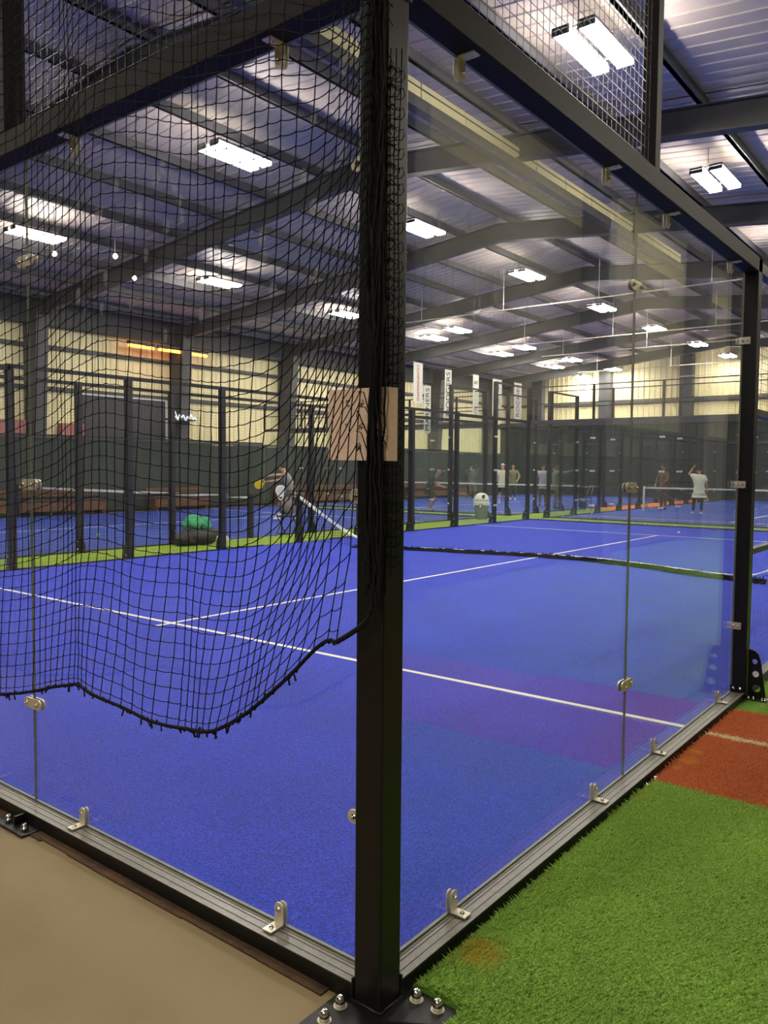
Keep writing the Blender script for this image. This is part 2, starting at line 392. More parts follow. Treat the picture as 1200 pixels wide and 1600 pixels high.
# prototypes of the fittings (near)
def bolt_bm(mb, c, axis, sgn, r=.009, h=.012):
    prof = [(r*1.5, 0), (r*1.5, h*.12), (r, h*.14), (r, h*.75), (r*.7, h*.95), (r*.2, h)]
    mb.lathe(c, [(a, sgn*b) for a, b in prof], 10, 0, axis)
def capsule(w, h, k=8):
    r = h/2; pts = []
    for i in range(k+1): a = -PI/2+PI*i/k; pts.append((w/2-r+r*math.cos(a), r*math.sin(a)))
    for i in range(k+1): a = PI/2+PI*i/k; pts.append((-w/2+r+r*math.cos(a), r*math.sin(a)))
    return pts
def proto_clamp(ax, out):       # seam clamp: a capsule plate each side of the glass, two bolts
    rt_ = thing('clamp_prototype', None, None); A = (1, 0, 0) if ax == 'x' else (0, 1, 0)
    Nn = Vector((0, out, 0)) if ax == 'x' else Vector((out, 0, 0))
    mb = MB()
    mb.prism(capsule(.145, .050), .007, 0, (Nn*.014, A, (0, 0, 1), Nn)); mb.prism(capsule(.145, .050), .007, 0, (Nn*.002, A, (0, 0, 1), -Nn))
    c = mb.build('glass_clamp', STEEL, rt_, bevel=.0015)
    for e in (-.045, .045):
        b = MB(); bolt_bm(b, tuple(Vector(A)*e+Nn*.021), 1 if ax == 'x' else 0, out, .007, .016); bo = b.build('bolt', CHROME, None, smooth=True); bo.parent = c
        b = MB(); bolt_bm(b, tuple(Vector(A)*e-Nn*.005), 1 if ax == 'x' else 0, -out, .007, .012); bo = b.build('bolt', CHROME, None, smooth=True); bo.parent = c
    PROTOS.append(rt_); return c
def proto_bracket(ax, out, updown):   # angle bracket: round-topped plate on the glass, foot on the beam
    rt_ = thing('bracket_prototype', None, None); A = Vector((1, 0, 0)) if ax == 'x' else Vector((0, 1, 0))
    Nn = Vector((0, out, 0)) if ax == 'x' else Vector((out, 0, 0)); Z = Vector((0, 0, updown))
    o = [(-.021, 0), (.021, 0)]+[(.021*math.cos(PI*i/10), .055+.021*math.sin(PI*i/10)) for i in range(11)]
    mb = MB(); mb.prism(o, .005, 0, (Nn*.0155, A, Z, Nn))
    f = [(-.021, .0155), (.021, .0155), (.021, .078), (-.021, .078)]
    mb.prism(f, .005, 0, ((0, 0, 0), A, Nn, Z))
    mb.prism([(a*.9, b*.9+.004) for a, b in o], .006, 0, (Nn*.002, A, Z, -Nn))       # inner plate behind the glass
    c = mb.build('glass_bracket', STEEL, rt_, bevel=.0012)
    a2 = 1 if ax == 'x' else 0
    b = MB(); bolt_bm(b, tuple(Nn*.0205+Z*.052), a2, out, .0065, .013); bo = b.build('bolt', CHROME, None, smooth=True); bo.parent = c
    b = MB(); bolt_bm(b, tuple(Nn*.054+Z*.005), 2, updown, .006, .009); bo = b.build('bolt', CHROME, None, smooth=True); bo.parent = c
    PROTOS.append(rt_); return c
def proto_far_clamp(ax):
    rt_ = thing('clamp_prototype', None, None); mb = MB(); A = Vector((1, 0, 0)) if ax == 'x' else Vector((0, 1, 0))
    Nn = Vector((0, 1, 0)) if ax == 'x' else Vector((1, 0, 0))
    for e in (-.045, .045):
        mb.prism(capsule(.062, .06, 3), .05, 0, (A*e-Nn*.017, A, (0, 0, 1), Nn))
    mb.prism([(-.05, -.018), (.05, -.018), (.05, .018), (-.05, .018)], .03, 0, (-Nn*.007, A, (0, 0, 1), Nn))
    c = mb.build('glass_clamp', FARSTEEL, rt_); PROTOS.append(rt_); return c
CLX, CLY = proto_clamp('x', -1), proto_clamp('y', 1)
BRX, BRY = proto_bracket('x', -1, 1), proto_bracket('y', 1, 1)
TRX, TRY = proto_bracket('x', -1, -1), proto_bracket('y', 1, -1)
FCX, FCY = proto_far_clamp('x'), proto_far_clamp('y')
ZB, ZT = .012, 2.905      # top of the ground beam, underside of the head beam

# --- back wall (left of the corner post)
w = Run('court_back_wall', 'black framed glass back wall left of the corner post, behind the torn net', 'x', 0, -1, -10)
mb = MB()        # ground beam: channel with raised lips
w.box(mb, -10, -.002, 0, .1, -.05, ZB-.004); w.box(mb, -10, -.002, .0, .006, ZB-.004, ZB); w.box(mb, -10, -.002, .088, .1, ZB-.004, ZB)
for q in (.022, .036, .066): w.box(mb, -10, -.002, q, q+.004, ZB-.005, ZB-.0022)
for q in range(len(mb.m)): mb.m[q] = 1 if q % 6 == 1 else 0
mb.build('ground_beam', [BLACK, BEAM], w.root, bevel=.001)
w.part('head_beam', -10, -.002, 0, .1, ZT, 3.0, HEADM, .003)
for i in range(5):
    u1 = -.012 if i == 0 else -2*i-.0015
    w.pane(-2*(i+1)+.0015, u1, ZB+.002, ZT-.002)
for i in (1, 2, 3, 4):
    for z in (.465, 1.47, 2.465): inst(CLX, (-2*i, 0, z), w.root)
for u in (-.4, -1.6, -2.4, -3.6, -4.4, -5.6, -6.4, -7.6, -8.4, -9.6):
    inst(BRX, (u, 0, ZB), w.root); inst(TRX, (u, 0, ZT), w.root)
for z in (.478, 1.473, 2.459):       # plates that tie the first pane to the corner post
    mb = MB(); mb.prism([(0, -.022), (.07, -.022)]+[(.07+.022*math.sin(PI*i/8), -.022*math.cos(PI*i/8)) for i in range(1, 8)]+[(.07, .022), (0, .022)],
                        .006, 0, ((-.004, -.0155, z), (-1, 0, 0), (0, 0, 1), (0, -1, 0)))
    c = mb.build('post_clamp', STEEL, w.root, bevel=.001)
    b = MB(); bolt_bm(b, (-.07, -.0215, z), 1, -1, .006, .012); b.build('bolt', CHROME, c, smooth=True)
for u in (-2, -4, -6, -8):
    w.part('mesh_post', u-.115, u-.005, .0, .1, 3.0, 4.2, HEADM, .003)
    mb = MB(); bolt_bm(mb, (u-.03, -.05, 3.12), 0, 1, .007, .014); mb.build('bolt', CHROME, w.root, smooth=True)
for i in range(3):
    u1 = .0 if i == 0 else -2*i-.14
    w.wires(-2*(i+1)-.04, u1, 3.0, 4.0, .045, .0015, .05)
for u in (-2, -4, -6):
    mb = MB(); w.box(mb, u-.06, u+.2, .1, .185, -.05, -.038); w.box(mb, u+.06, u+.075, .1, .15, -.038, 0.0)
    pl = mb.build('anchor_plate', BLACK, w.root, bevel=.004)
    for e in (.01, .15):
        b = MB(); b.lathe(w.P(u+e, .145, -.038), [(.017, 0), (.017, .012), (.013, .014), (.013, .022), (.009, .029), (.002, .031)], 12); b.build('anchor_nut', CHROME, pl, smooth=True)
# --- corner post
cp = thing('corner_post', 'tall black square corner post in front with cardboard and net bunched on it', 'post', (.05, -.05, -.05))
MB().box(0, .1, -.1, 0, -.045, 4.2).build('post_tube', BLACK, cp, bevel=.006)
mb = MB(); mb.prism([(-.06, -.275), (-.02, -.30), (.03, -.28), (.12, -.12), (.29, -.01), (.30, .035), (.26, .06), (-.06, .06)], .011, 0,
                    ((0, 0, -.05), (1, 0, 0), (0, 1, 0), (0, 0, 1)))
mb.build('base_plate', BLACK, cp, bevel=.003)
mb = MB(); mb.tube([(-.003, -.1035, -.037), (.1035, -.1035, -.037), (.1035, .003, -.037)], .006, 6); mb.build('weld_bead', BLACK, cp, smooth=True)
for x, y in ((-.009, -.221), (-.014, -.145), (.147, .019), (.222, .021)):
    b = MB(); b.lathe((x, y, -.039), [(.0155, 0), (.0155, .018), (.0150, .024), (.011, .032), (.004, .035)], 14)
    n = b.build('anchor_nut', CHROME, cp, smooth=True)
    b = MB(); b.lathe((x, y, -.039), [(.021, 0), (.021, .003), (.014, .0032)], 14); b.build('washer', STEEL, n)
MB().box(-.008, -.0005, -.104, -.004, -.05, .03).build('beam_flange', BLACK, cp, bevel=.003)
MB().box(.004, .104, .0005, .008, -.05, .03).build('beam_flange', BLACK, cp, bevel=.003)
mb = MB(); mb.box(.1002, .107, -.026, .006, 2.872, 3.2); sl = mb.build('head_sleeve', FRAME, cp, bevel=.002, label='grey steel sleeve plate with screw')
b = MB(); bolt_bm(b, (.107, -.012, 2.93), 0, 1, .006, .008); b.build('screw', STEEL, sl, smooth=True)
for y, z in ((.025, 3.0), (.06, 2.965)):
    b = MB(); bolt_bm(b, (.1, y, z), 0, 1, .0075, .012); b.build('screw', STEEL, cp, smooth=True)

# --- right side wall
w = Run('court_side_wall', 'black framed glass side wall right of the corner post, along the green and orange turf', 'y', 0, 1, 0)
mb = MB()
w.box(mb, .002, 4.0, 0, .1, -.05, ZB-.004); w.box(mb, .002, 4.0, .0, .006, ZB-.004, ZB); w.box(mb, .002, 4.0, .088, .1, ZB-.004, ZB)
for q in (.022, .036, .066): w.box(mb, .002, 4.0, q, q+.004, ZB-.005, ZB-.0022)
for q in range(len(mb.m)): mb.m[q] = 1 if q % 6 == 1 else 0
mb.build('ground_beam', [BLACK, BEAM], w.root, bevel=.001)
w.part('head_beam', .002, 4.1, 0, .1, ZT, 3.0, HEADM, .003)
w.pane(.012, 1.9985, ZB+.002, ZT-.002); w.pane(2.0015, 3.99, ZB+.002, ZT-.002)
for z in (.48, 1.47, 2.455): inst(CLY, (0, 2.0, z), w.root)
for u in (.42, 1.635, 2.44, 3.66): inst(BRY, (0, u, ZB), w.root); inst(TRY, (0, u-.02, ZT), w.root)
w.part('wall_post', 4.0, 4.1, 0, .1, -.05, 3.0, BLACK, .004)
for z in (.476, 1.461, 2.445):
    mb = MB(); mb.box(-.012, .062, 3.988, 3.9995, z-.024, z+.024); c = mb.build('post_clamp', STEEL, w.root, bevel=.001)
    for x in (.012, .044):
        b = MB(); bolt_bm(b, (x, 3.988, z), 1, -1, .0055, .009); b.build('bolt', CHROME, c, smooth=True)
    b = MB(); bolt_bm(b, (-.016, 3.975, z), 0, -1, .007, .012); b.build('bolt', CHROME, c, smooth=True)
mb = MB(); mb.box(.004, .096, 3.99, 3.9995, .013, .055); fl_ = mb.build('beam_flange', BLACK, w.root)
for x in (.025, .07):
    b = MB(); bolt_bm(b, (x, 3.99, .036), 1, -1, .007, .01); b.build('bolt', CHROME, fl_, smooth=True)
# perforated gusset bracket at the foot of the post
out_pts = [(.105, .0), (.225, .0), (.222, .03), (.185, .27), (.170, .315), (.145, .338), (.105, .345)]
bm = bmesh.new()
def ring(cx, cz, r, k=14): return [(cx+r*math.cos(2*PI*i/k), cz+r*math.sin(2*PI*i/k)) for i in range(k)]
holes = [ring(.163, .075, .026), ring(.155, .175, .022), ring(.148, .262, .017)]
cu = bpy.data.curves.new('gusset', 'CURVE'); cu.dimensions = '2D'; cu.fill_mode = 'BOTH'; cu.extrude = .005
for poly in [out_pts]+holes:
    sp = cu.splines.new('POLY'); sp.points.add(len(poly)-1); sp.use_cyclic_u = True
    for q, (a, c_) in zip(sp.points, poly): q.co = (a, c_, 0, 1)
tmp = bpy.data.objects.new('gusset', cu); C.objects.link(tmp)
me = bpy.data.meshes.new_from_object(tmp.evaluated_get(bpy.context.evaluated_depsgraph_get())); bpy.data.objects.remove(tmp)
me.materials.clear(); me.materials.append(BLACK)
g = bpy.data.objects.new('gusset_bracket', me); C.objects.link(g); g.parent = w.root
g.rotation_euler = (PI/2, 0, 0); g.location = Vector((0, 4.05, -.03))-wloc(w.root); g['label'] = 'black bracket plate with three round holes'
mb = MB(); mb.box(.101, .24, 4.01, 4.09, -.042, -.032); gp = mb.build('anchor_plate', BLACK, w.root, bevel=.002)
for x, y in ((.12, 4.025), (.15, 4.022), (.205, 4.025), (.225, 4.03), (.225, 4.075)):
    b = MB(); b.lathe((x, y, -.032), [(.011, 0), (.011, .008), (.007, .012), (.007, .022), (.002, .024)], 10); b.build('anchor_nut', CHROME, gp, smooth=True)
mb = MB(); w.box(mb, 1.98, 2.2, .1, .145, -.05, -.036); pl = mb.build('anchor_plate', BLACK, w.root, bevel=.003)
for u in (2.03, 2.145):
    b = MB(); b.lathe((.123, u, -.036), [(.016, 0), (.016, .012), (.014, .020), (.008, .028), (.002, .030)], 12); b.build('anchor_nut', CHROME, pl, smooth=True)
w.part('mesh_post', 2.02, 2.09, .015, .085, 3.0, 4.2, HEADM, .003)
w.wires(0, 2.02, 3.0, 4.0, .05, .0014, .05)
# mesh section beyond the glass
for u in (6.0, 8.0): w.part('wall_post', u, u+.08, .01, .09, -.05, 3.0, BLACK, .003)
w.part('ground_beam', 4.1, 9.2, .02, .09, -.05, .03, FRAME)
w.part('mesh_rail', 4.1, 9.2, .02, .08, .965, 1.005, FRAME); w.part('mesh_rail', 4.1, 9.2, .02, .08, 1.94, 1.99, FRAME)
w.part('head_beam', 4.1, 9.2, .02, .08, 2.93, 3.0, BLACK)
for z0, z1 in ((.03, .965), (1.005, 1.94), (1.99, 2.93)): w.wires(4.1, 9.2, z0, z1, .05, .0013, .05, WIREF)

# --- left side wall of the nearest court (x = -10)
def far_side(p, y0, label, solid, outd, far=True, name='court_side_wall', n=20, clampz=(.5, 1.5, 2.45), gate=True):
    w = Run(name, label, 'y', p, outd, y0)
    ends = ((y0, y0+4), (y0+n-4, y0+n))
    for a, b_ in ends:
        w.part('ground_beam', a, b_, 0, .08, -.05, .02, BLACKF); w.part('head_beam', a, b_, 0, .08, 2.92, 3.0, BLACKF)
        for i in range(2): w.pane(a+2*i+.04, a+2*i+1.96, .03, 2.9, .01, .022, True)
        for z in clampz: inst(FCY, w.P(a+2, .016, z), w.root)
    for y in range(0, n+1, 2):
        if y == n//2: continue
        tall = y in (0, 2, n-2, n)
        w.part('wall_post', y0+y-.05, y0+y+.05, 0, .1, -.05, 4.0 if tall else 3.02, BLACKF)
        mb = MB(); a = w.P(y0+y-.012, .1, -.05)
        mb.prism([(0, 0), (.13, 0), (.10, .22), (.03, .34), (0, .34)], .024, 0, (a, (outd, 0, 0), (0, 0, 1), (0, 1, 0)))
        mb.build('foot_bracket', BLACKF, w.root)
        for z in (.06, .2): 
            b = MB(); b.octa((p+outd*.07, y0+y-.06, z), .014); b.build('bolt', FARSTEEL, w.root)
    a, b_ = y0+4, y0+n-4; mid = y0+n/2
    for u0, u1 in ((a, mid-1), (mid+1, b_)):
        w.part('ground_beam', u0, u1, 0, .06, -.05, .02, BLACKF)
        w.wires(u0, u1, .02, 2.98, .03, .0013, .05, WIREF)
        for z in (1.0, 2.0): w.part('mesh_rail', u0, u1, .01, .05, z-.015, z+.015, BLACKF)
    w.part('head_beam', a, b_, .01, .07, 2.96, 3.02, BLACKF)
    for u0 in (y0, y0+n-2):
        w.wires(u0, u0+2, 3.0, 3.97, .05, .0013, .05, WIREF); w.part('mesh_rail', u0, u0+2, .02, .07, 3.95, 4.0, BLACKF)
    return w
far_side(-10, 0, 'left side wall of the near court, posts and mesh on the near edge of the green aisle', None, -1)
far_side(-11.6, 0, 'side wall of the second court, posts on the far edge of the green aisle', None, 1)
far_side(-10, 21.4, 'side wall of the far court beside the far end of the aisle, its near corner behind the near court', None, -1)
far_side(-11.6, 21.4, 'side wall of the far left court, starting behind the grey bin', None, 1)
def far_end(p, x0, label, outd, n=10):
    w = Run('court_end_wall', label, 'x', p, outd, x0)
    w.part('ground_beam', x0, x0+n, 0, .09, -.05, .03, FRAME); w.part('head_beam', x0, x0+n, 0, .09, 2.9, 3.0, FRAME)
    for i in range(n//2):
        w.pane(x0+2*i+.01, x0+2*i+1.99, .04, 2.89, .01, .022, True)
        if i:
            for z in (.5, 1.5, 2.45): inst(FCX, w.P(x0+2*i, .016, z), w.root)
        for e in (.4, 1.6):
            b = MB(); q = w.P(x0+2*i+e, -.02, .05); b.octa(q, .022); b.build('glass_bracket', FARSTEEL, w.root)
    for i in range(n//2+1):
        x = x0+2*i
        w.part('mesh_post', x-.03, x+.03, .01, .07, 3.0, 4.0, BLACKF)
    w.wires(x0, x0+n, 3.0, 3.95, .04, .0013, .05, WIREF); w.part('mesh_rail', x0, x0+n, .02, .05, 3.97, 4.0, BLACKF)
    w.part('mesh_rail', x0, x0+n, .02, .05, 3.47, 3.495, BLACKF)
    return w
far_end(20, -10, 'glass end wall of the near court with mesh above, facing the corner post', 1)
far_end(20, -21.6, 'glass end wall of the second court, seen left of the grey bin', 1)
far_end(21.5, -10, 'glass back wall of the far court, in front of the player in the white shirt', -1)
far_end(21.5, -21.6, 'glass back wall of the far left court, in front of the crouching player', -1)
far_end(41.3, -10, 'farthest glass wall, behind the player in the white shirt', 1)
far_end(41.3, -21.6, 'farthest glass wall, behind the people in the far left court', 1)
proto_done()

# ---------------------------------------------------------------- nets of the courts
def court_net(x0, x1, y, label, posts=(True, True), h=.92, band=.06):
    t = thing('court_net', label, 'net', (x0, y, 0))
    MB().box(x0, x1, y-.004, y+.004, h-band, h).build('white_band', WHITE, t)
    mb = MB(); n = int((x1-x0)/.06)
    for i in range(n+1): x = x0+(x1-x0)*i/n; mb.tube([(x, y, .02), (x, y, h-band)], .0022, 3, False)
    for j in range(14): z = .02+(h-band-.02)*j/14; mb.tube([(x0, y, z), (x1, y, z)], .0022, 3, False)
    mb.build('netting', CORD, t, kind='stuff')
    for k, x in enumerate((x0, x1)):
        if posts[k]:
            MB().box(x-.045, x+.045, y-.045, y+.045, 0, h+.06).build('net_post', BLACKF, t, bevel=.008)
    return t
court_net(-21.4, -11.45, 10, 'net with white band on the second court, behind the bag with the green towel')
court_net(-21.4, -11.70, 27.5, 'net with white band on the far left court, behind the crouching player')
t = court_net(-9.25, -.3, 27.7, 'net with white band and white end post beside the player in the white shirt', (False, True), .90)
MB().box(-9.29, -9.23, 27.67, 27.73, 0, .93).build('net_post', WHITE, t, bevel=.008, label='white net post')

# the slack net of the nearest court, lying across the floor
t = thing('slack_net', 'slack black court net with white tape sagging onto the blue floor of the near court', 'net', (-10, 10, 0))
for x in (-10.0, -.06): MB().box(x-.05, x+.05, 9.95, 10.05, 0, 1.0).build('net_post', BLACKF, t, bevel=.008)
path = [(-9.95, 10, .95), (-8.66, 10.02, .29), (-8.0, 10.2, .07), (-7.58, 10.35, .045), (-6.6, 10.6, .05), (-5.6, 10.85, .045), (-4.7, 11.0, .05), (-4.0, 10.95, .06),
        (-3.2, 10.75, .06), (-2.4, 10.45, .06), (-1.6, 10.15, .07), (-1.2, 10.08, .13), (-.7, 10.02, .45), (-.11, 10, .93)]
def cat_pts(P, n):
    P = [Vector(p) for p in P]; out = []
    for i in range(len(P)-1):
        p0, p1, p2, p3 = P[max(i-1, 0)], P[i], P[i+1], P[min(i+2, len(P)-1)]
        for k in range(n):
            s = k/n; out.append(.5*((2*p1)+(p2-p0)*s+(2*p0-5*p1+4*p2-p3)*s*s+(3*p1-p0-3*p2+p3)*s**3))
    out.append(P[-1]); return out
fine = cat_pts(path, 8)
mb = MB()
for i in range(len(fine)-1):
    a, b = fine[i], fine[i+1]; f = .05*min(1, max(0, (a.z-.1)*4)); g2 = .05*min(1, max(0, (b.z-.1)*4))
    tw = .016+.010*math.sin(i*.9); tw2 = .016+.010*math.sin((i+1)*.9)
    ya, yb = a.y-.02, b.y-.02
    mb.hexa([(a.x, ya-tw, a.z-f-.004), (b.x, yb-tw2, b.z-g2-.004), (b.x, yb+tw2, b.z-g2-.004), (a.x, ya+tw, a.z-f-.004),
             (a.x, ya-tw*.6, a.z+.006), (b.x, yb-tw2*.6, b.z+.006), (b.x, yb+tw2*.6, b.z+.006), (a.x, ya+tw*.6, a.z+.006)])
mb.build('white_tape', WHITE, t)
mb = MB()
for k in range(9):          # folded netting heaped along the tape
    ph = random.uniform(0, 6); pts = []
    for i, p in enumerate(fine):
        if p.z > .2: continue
        pts.append((p.x, p.y-.03-.020*k+.03*math.sin(i*.5+ph), .012+random.uniform(.0, .045)*(1 if k < 6 else .4)))
    mb.tube(pts, .013, 4)
for q in range(260):
    i = random.randrange(len(fine)); p = fine[i]
    if p.z > .2: continue
    a = Vector((p.x+random.uniform(-.1, .1), p.y+random.uniform(-.16, .06), .01)); c_ = a+Vector((random.uniform(-.12, .12), random.uniform(-.1, .1), 0))
    mb.tube([a, (a+c_)/2+Vector((0, 0, random.uniform(.03, .09))), c_], .005, 3, False)
mb.build('heaped_netting', CORD, t, kind='stuff')
mb = MB()
for side in (0, 1):
    seg = [p for p in fine if p.z > .1 and (p.x < -6 if side == 0 else p.x > -3)]
    xs_ = np.linspace(seg[0].x, seg[-1].x, 30)
    zz = np.interp(xs_, [p.x for p in seg], [p.z for p in seg])
    for x, z in zip(xs_, zz): mb.tube([(x, 10, .01), (x+.01, 10, max(z-.05, .02))], .0025, 3, False)
    for z in np.arange(.06, .9, .05):
        k = [x for x, q in zip(xs_, zz) if q-.05 > z]
        if len(k) > 1: mb.tube([(k[0], 10, z), (k[-1], 10, z-.01)], .0025, 3, False)
mb.build('netting', CORD, t, kind='stuff')

# ---------------------------------------------------------------- torn divider net hanging outside the back wall
# shape of the cloth in its own plane (x, z): three reference meshes rows (T, B, H = hem) and every hanging cord (CC)
T=[(-2.213,2.308),(-1.865,2.349),(-1.758,2.37),(-1.655,2.391),(-1.546,2.414),(-1.442,2.441),(-1.347,2.467),(-1.25,2.494),(-1.15,2.518),(-1.097,2.524),(-1.034,2.522),(-0.943,2.506),(-0.831,2.473),(-0.721,2.443),(-0.613,2.42),(-0.498,2.395),(-0.38,2.381),(-0.258,2.376),(-0.143,2.381),(-0.089,2.396),(-0.047,2.42),(-0.01,2.445),(0.023,2.472),(0.05,2.495),(0.085,2.528)]
B=[(-2.277,0.93),(-1.918,0.976),(-1.754,0.999),(-1.599,1.034),(-1.491,1.066),(-1.41,1.094),(-1.314,1.121),(-1.261,1.131),(-1.209,1.14),(-1.163,1.142),(-1.056,1.133),(-0.947,1.116),(-0.832,1.106),(-0.681,1.12),(-0.575,1.114),(-0.465,1.116),(-0.36,1.13),(-0.308,1.148),(-0.261,1.171),(-0.225,1.194),(-0.193,1.228),(-0.166,1.268),(-0.14,1.313),(-0.115,1.356),(-0.077,1.432),(-0.028,1.524),(0.019,1.614),(0.092,1.735)]
H=[(-2.297,0.509),(-1.934,0.567),(-1.715,0.607),(-1.512,0.667),(-1.324,0.713),(-1.193,0.709),(-1.069,0.689),(-0.875,0.664),(-0.748,0.658),(-0.628,0.671),(-0.514,0.699),(-0.436,0.739),(-0.361,0.789),(-0.289,0.833),(-0.206,0.898),(-0.127,0.979),(-0.088,1.022),(-0.051,1.063),(-0.014,1.065),(0.034,1.063),(0.07,1.077),(0.097,1.097)]
CC=[[(-2.147,3.715),(-2.184,2.918),(-2.223,2.089),(-2.266,1.167),(-2.301,0.418)],[(-2.089,3.694),(-2.125,2.905),(-2.162,2.084),(-2.204,1.172),(-2.237,0.431)],[(-2.033,3.673),(-2.067,2.891),(-2.103,2.079),(-2.142,1.176),(-2.174,0.443)],[(-1.977,3.653),(-2.01,2.878),(-2.044,2.074),(-2.082,1.18),(-2.113,0.455)],[(-1.923,3.633),(-1.954,2.866),(-1.987,2.069),(-2.024,1.184),(-2.053,0.467)],[(-1.864,3.611),(-1.894,2.852),(-1.926,2.063),(-1.96,1.189),(-1.988,0.48)],[(-1.81,3.591),(-1.839,2.839),(-1.869,2.059),(-1.891,1.194),(-1.937,0.49)],[(-1.758,3.572),(-1.787,2.827),(-1.817,2.054),(-1.84,1.197),(-1.898,0.497)],[(-1.706,3.553),(-1.734,2.815),(-1.764,2.049),(-1.788,1.201),(-1.85,0.507)],[(-1.654,3.534),(-1.682,2.803),(-1.712,2.045),(-1.736,1.204),(-1.798,0.517)],[(-1.606,3.516),(-1.633,2.792),(-1.664,2.041),(-1.689,1.208),(-1.748,0.527)],[(-1.555,3.497),(-1.582,2.78),(-1.613,2.036),(-1.638,1.211),(-1.696,0.537)],[(-1.505,3.479),(-1.531,2.769),(-1.563,2.032),(-1.588,1.215),(-1.645,0.547)],[(-1.453,3.46),(-1.479,2.756),(-1.51,2.028),(-1.536,1.219),(-1.595,0.557)],[(-1.401,3.441),(-1.427,2.745),(-1.459,2.023),(-1.485,1.222),(-1.547,0.566)],[(-1.356,3.424),(-1.381,2.734),(-1.413,2.019),(-1.439,1.225),(-1.504,0.575)],[(-1.31,3.407),(-1.335,2.723),(-1.367,2.015),(-1.394,1.229),(-1.465,0.582)],[(-1.256,3.387),(-1.28,2.711),(-1.314,2.011),(-1.341,1.232),(-1.421,0.591)],[(-1.207,3.369),(-1.232,2.7),(-1.266,2.007),(-1.294,1.236),(-1.381,0.599)],[(-1.159,3.351),(-1.184,2.689),(-1.219,2.003),(-1.247,1.239),(-1.342,0.607)],[(-1.108,3.332),(-1.133,2.677),(-1.169,1.998),(-1.198,1.243),(-1.3,0.615)],[(-1.058,3.314),(-1.083,2.666),(-1.12,1.994),(-1.15,1.246),(-1.251,0.624)],[(-0.999,3.292),(-1.024,2.652),(-1.064,1.989),(-1.094,1.25),(-1.196,0.635)],[(-0.942,3.271),(-0.967,2.639),(-1.009,1.984),(-1.04,1.254),(-1.142,0.646)],[(-0.886,3.251),(-0.912,2.627),(-0.956,1.98),(-0.987,1.257),(-1.09,0.656)],[(-0.831,3.23),(-0.858,2.614),(-0.904,1.975),(-0.934,1.261),(-1.03,0.668)],[(-0.777,3.211),(-0.803,2.601),(-0.847,1.97),(-0.877,1.265),(-0.966,0.68)],[(-0.725,3.191),(-0.749,2.589),(-0.792,1.966),(-0.822,1.269),(-0.903,0.693)],[(-0.675,3.173),(-0.698,2.578),(-0.74,1.961),(-0.769,1.273),(-0.846,0.704)],[(-0.623,3.154),(-0.646,2.565),(-0.686,1.956),(-0.707,1.277),(-0.778,0.717)],[(-0.581,3.138),(-0.602,2.555),(-0.641,1.953),(-0.656,1.281),(-0.723,0.728)],[(-0.525,3.117),(-0.546,2.543),(-0.585,1.948),(-0.604,1.284),(-0.688,0.735)],[(-0.466,3.096),(-0.488,2.529),(-0.53,1.943),(-0.55,1.288),(-0.651,0.742)],[(-0.41,3.075),(-0.431,2.516),(-0.473,1.938),(-0.495,1.292),(-0.614,0.75)],[(-0.35,3.053),(-0.371,2.502),(-0.413,1.933),(-0.437,1.296),(-0.567,0.759)],[(-0.288,3.03),(-0.312,2.489),(-0.361,1.928),(-0.383,1.3),(-0.523,0.767)],[(-0.224,3.006),(-0.25,2.475),(-0.305,1.924),(-0.331,1.304),(-0.478,0.776)],[(-0.17,2.987),(-0.195,2.462),(-0.247,1.919),(-0.282,1.307),(-0.434,0.785)],[(-0.11,2.964),(-0.137,2.449),(-0.196,1.914),(-0.236,1.31),(-0.393,0.793)],[(-0.058,2.945),(-0.088,2.437),(-0.152,1.91),(-0.2,1.313),(-0.359,0.799)],[(-0.013,2.929),(-0.045,2.428),(-0.117,1.907),(-0.173,1.315),(-0.327,0.806)],[(0.021,2.916),(-0.012,2.42),(-0.085,1.905),(-0.153,1.316),(-0.303,0.81)],[(0.045,2.908),(0.014,2.414),(-0.055,1.902),(-0.128,1.318),(-0.27,0.817)],[(0.064,2.9),(0.035,2.409),(-0.03,1.9),(-0.102,1.32),(-0.238,0.823)],[(0.086,2.892),(0.057,2.404),(-0.007,1.898),(-0.077,1.322),(-0.206,0.83)],[(0.108,2.884),(0.08,2.399),(0.017,1.896),(-0.046,1.324),(-0.167,0.837)],[(0.112,2.883),(0.09,2.397),(0.04,1.894),(-0.015,1.326),(-0.128,0.845)],[(0.116,2.881),(0.1,2.394),(0.063,1.892),(0.025,1.329),(-0.077,0.855)],[(0.12,2.88),(0.109,2.392),(0.082,1.89),(0.056,1.331),(-0.037,0.863)]]

def row_z(P, x):
    q = [x-.045, x-.022, x, x+.022, x+.045] if x < -.12 else [x]
    return float(np.mean(np.interp(q, [p[0] for p in P], [p[1] for p in P])))
def col_x(P, z):
    zz = [p[1] for p in P][::-1]; xx = [p[0] for p in P][::-1]
    if z < zz[0]: return xx[0]+(z-zz[0])*(xx[1]-xx[0])/(zz[1]-zz[0])
    if z > zz[-1]: return xx[-1]+(z-zz[-1])*(xx[-2]-xx[-1])/(zz[-2]-zz[-1])
    return float(np.interp(z, zz, xx))
NROW = 27
def node(c, s):       # s: row number, 0 = T, 27 = B, last = hem
    z = 2.0
    for _ in range(12):
        x = col_x(c, z); t_, b_, h_ = row_z(T, x), row_z(B, x), row_z(H, x)
        if s <= NROW: zz = t_+(b_-t_)*s/NROW
        else: zz = b_+(h_-b_)*(s-NROW)/8.6
        z = z*.4+zz*.6
    y = -.2+.018*math.sin(x*7.5+.6)+.008*math.sin(x*19+z*3)
    return Vector((x, y, z))
net = thing('divider_net', 'torn black cord net hanging in folds in front of the back wall glass', 'net', (-1, -.2, 0))
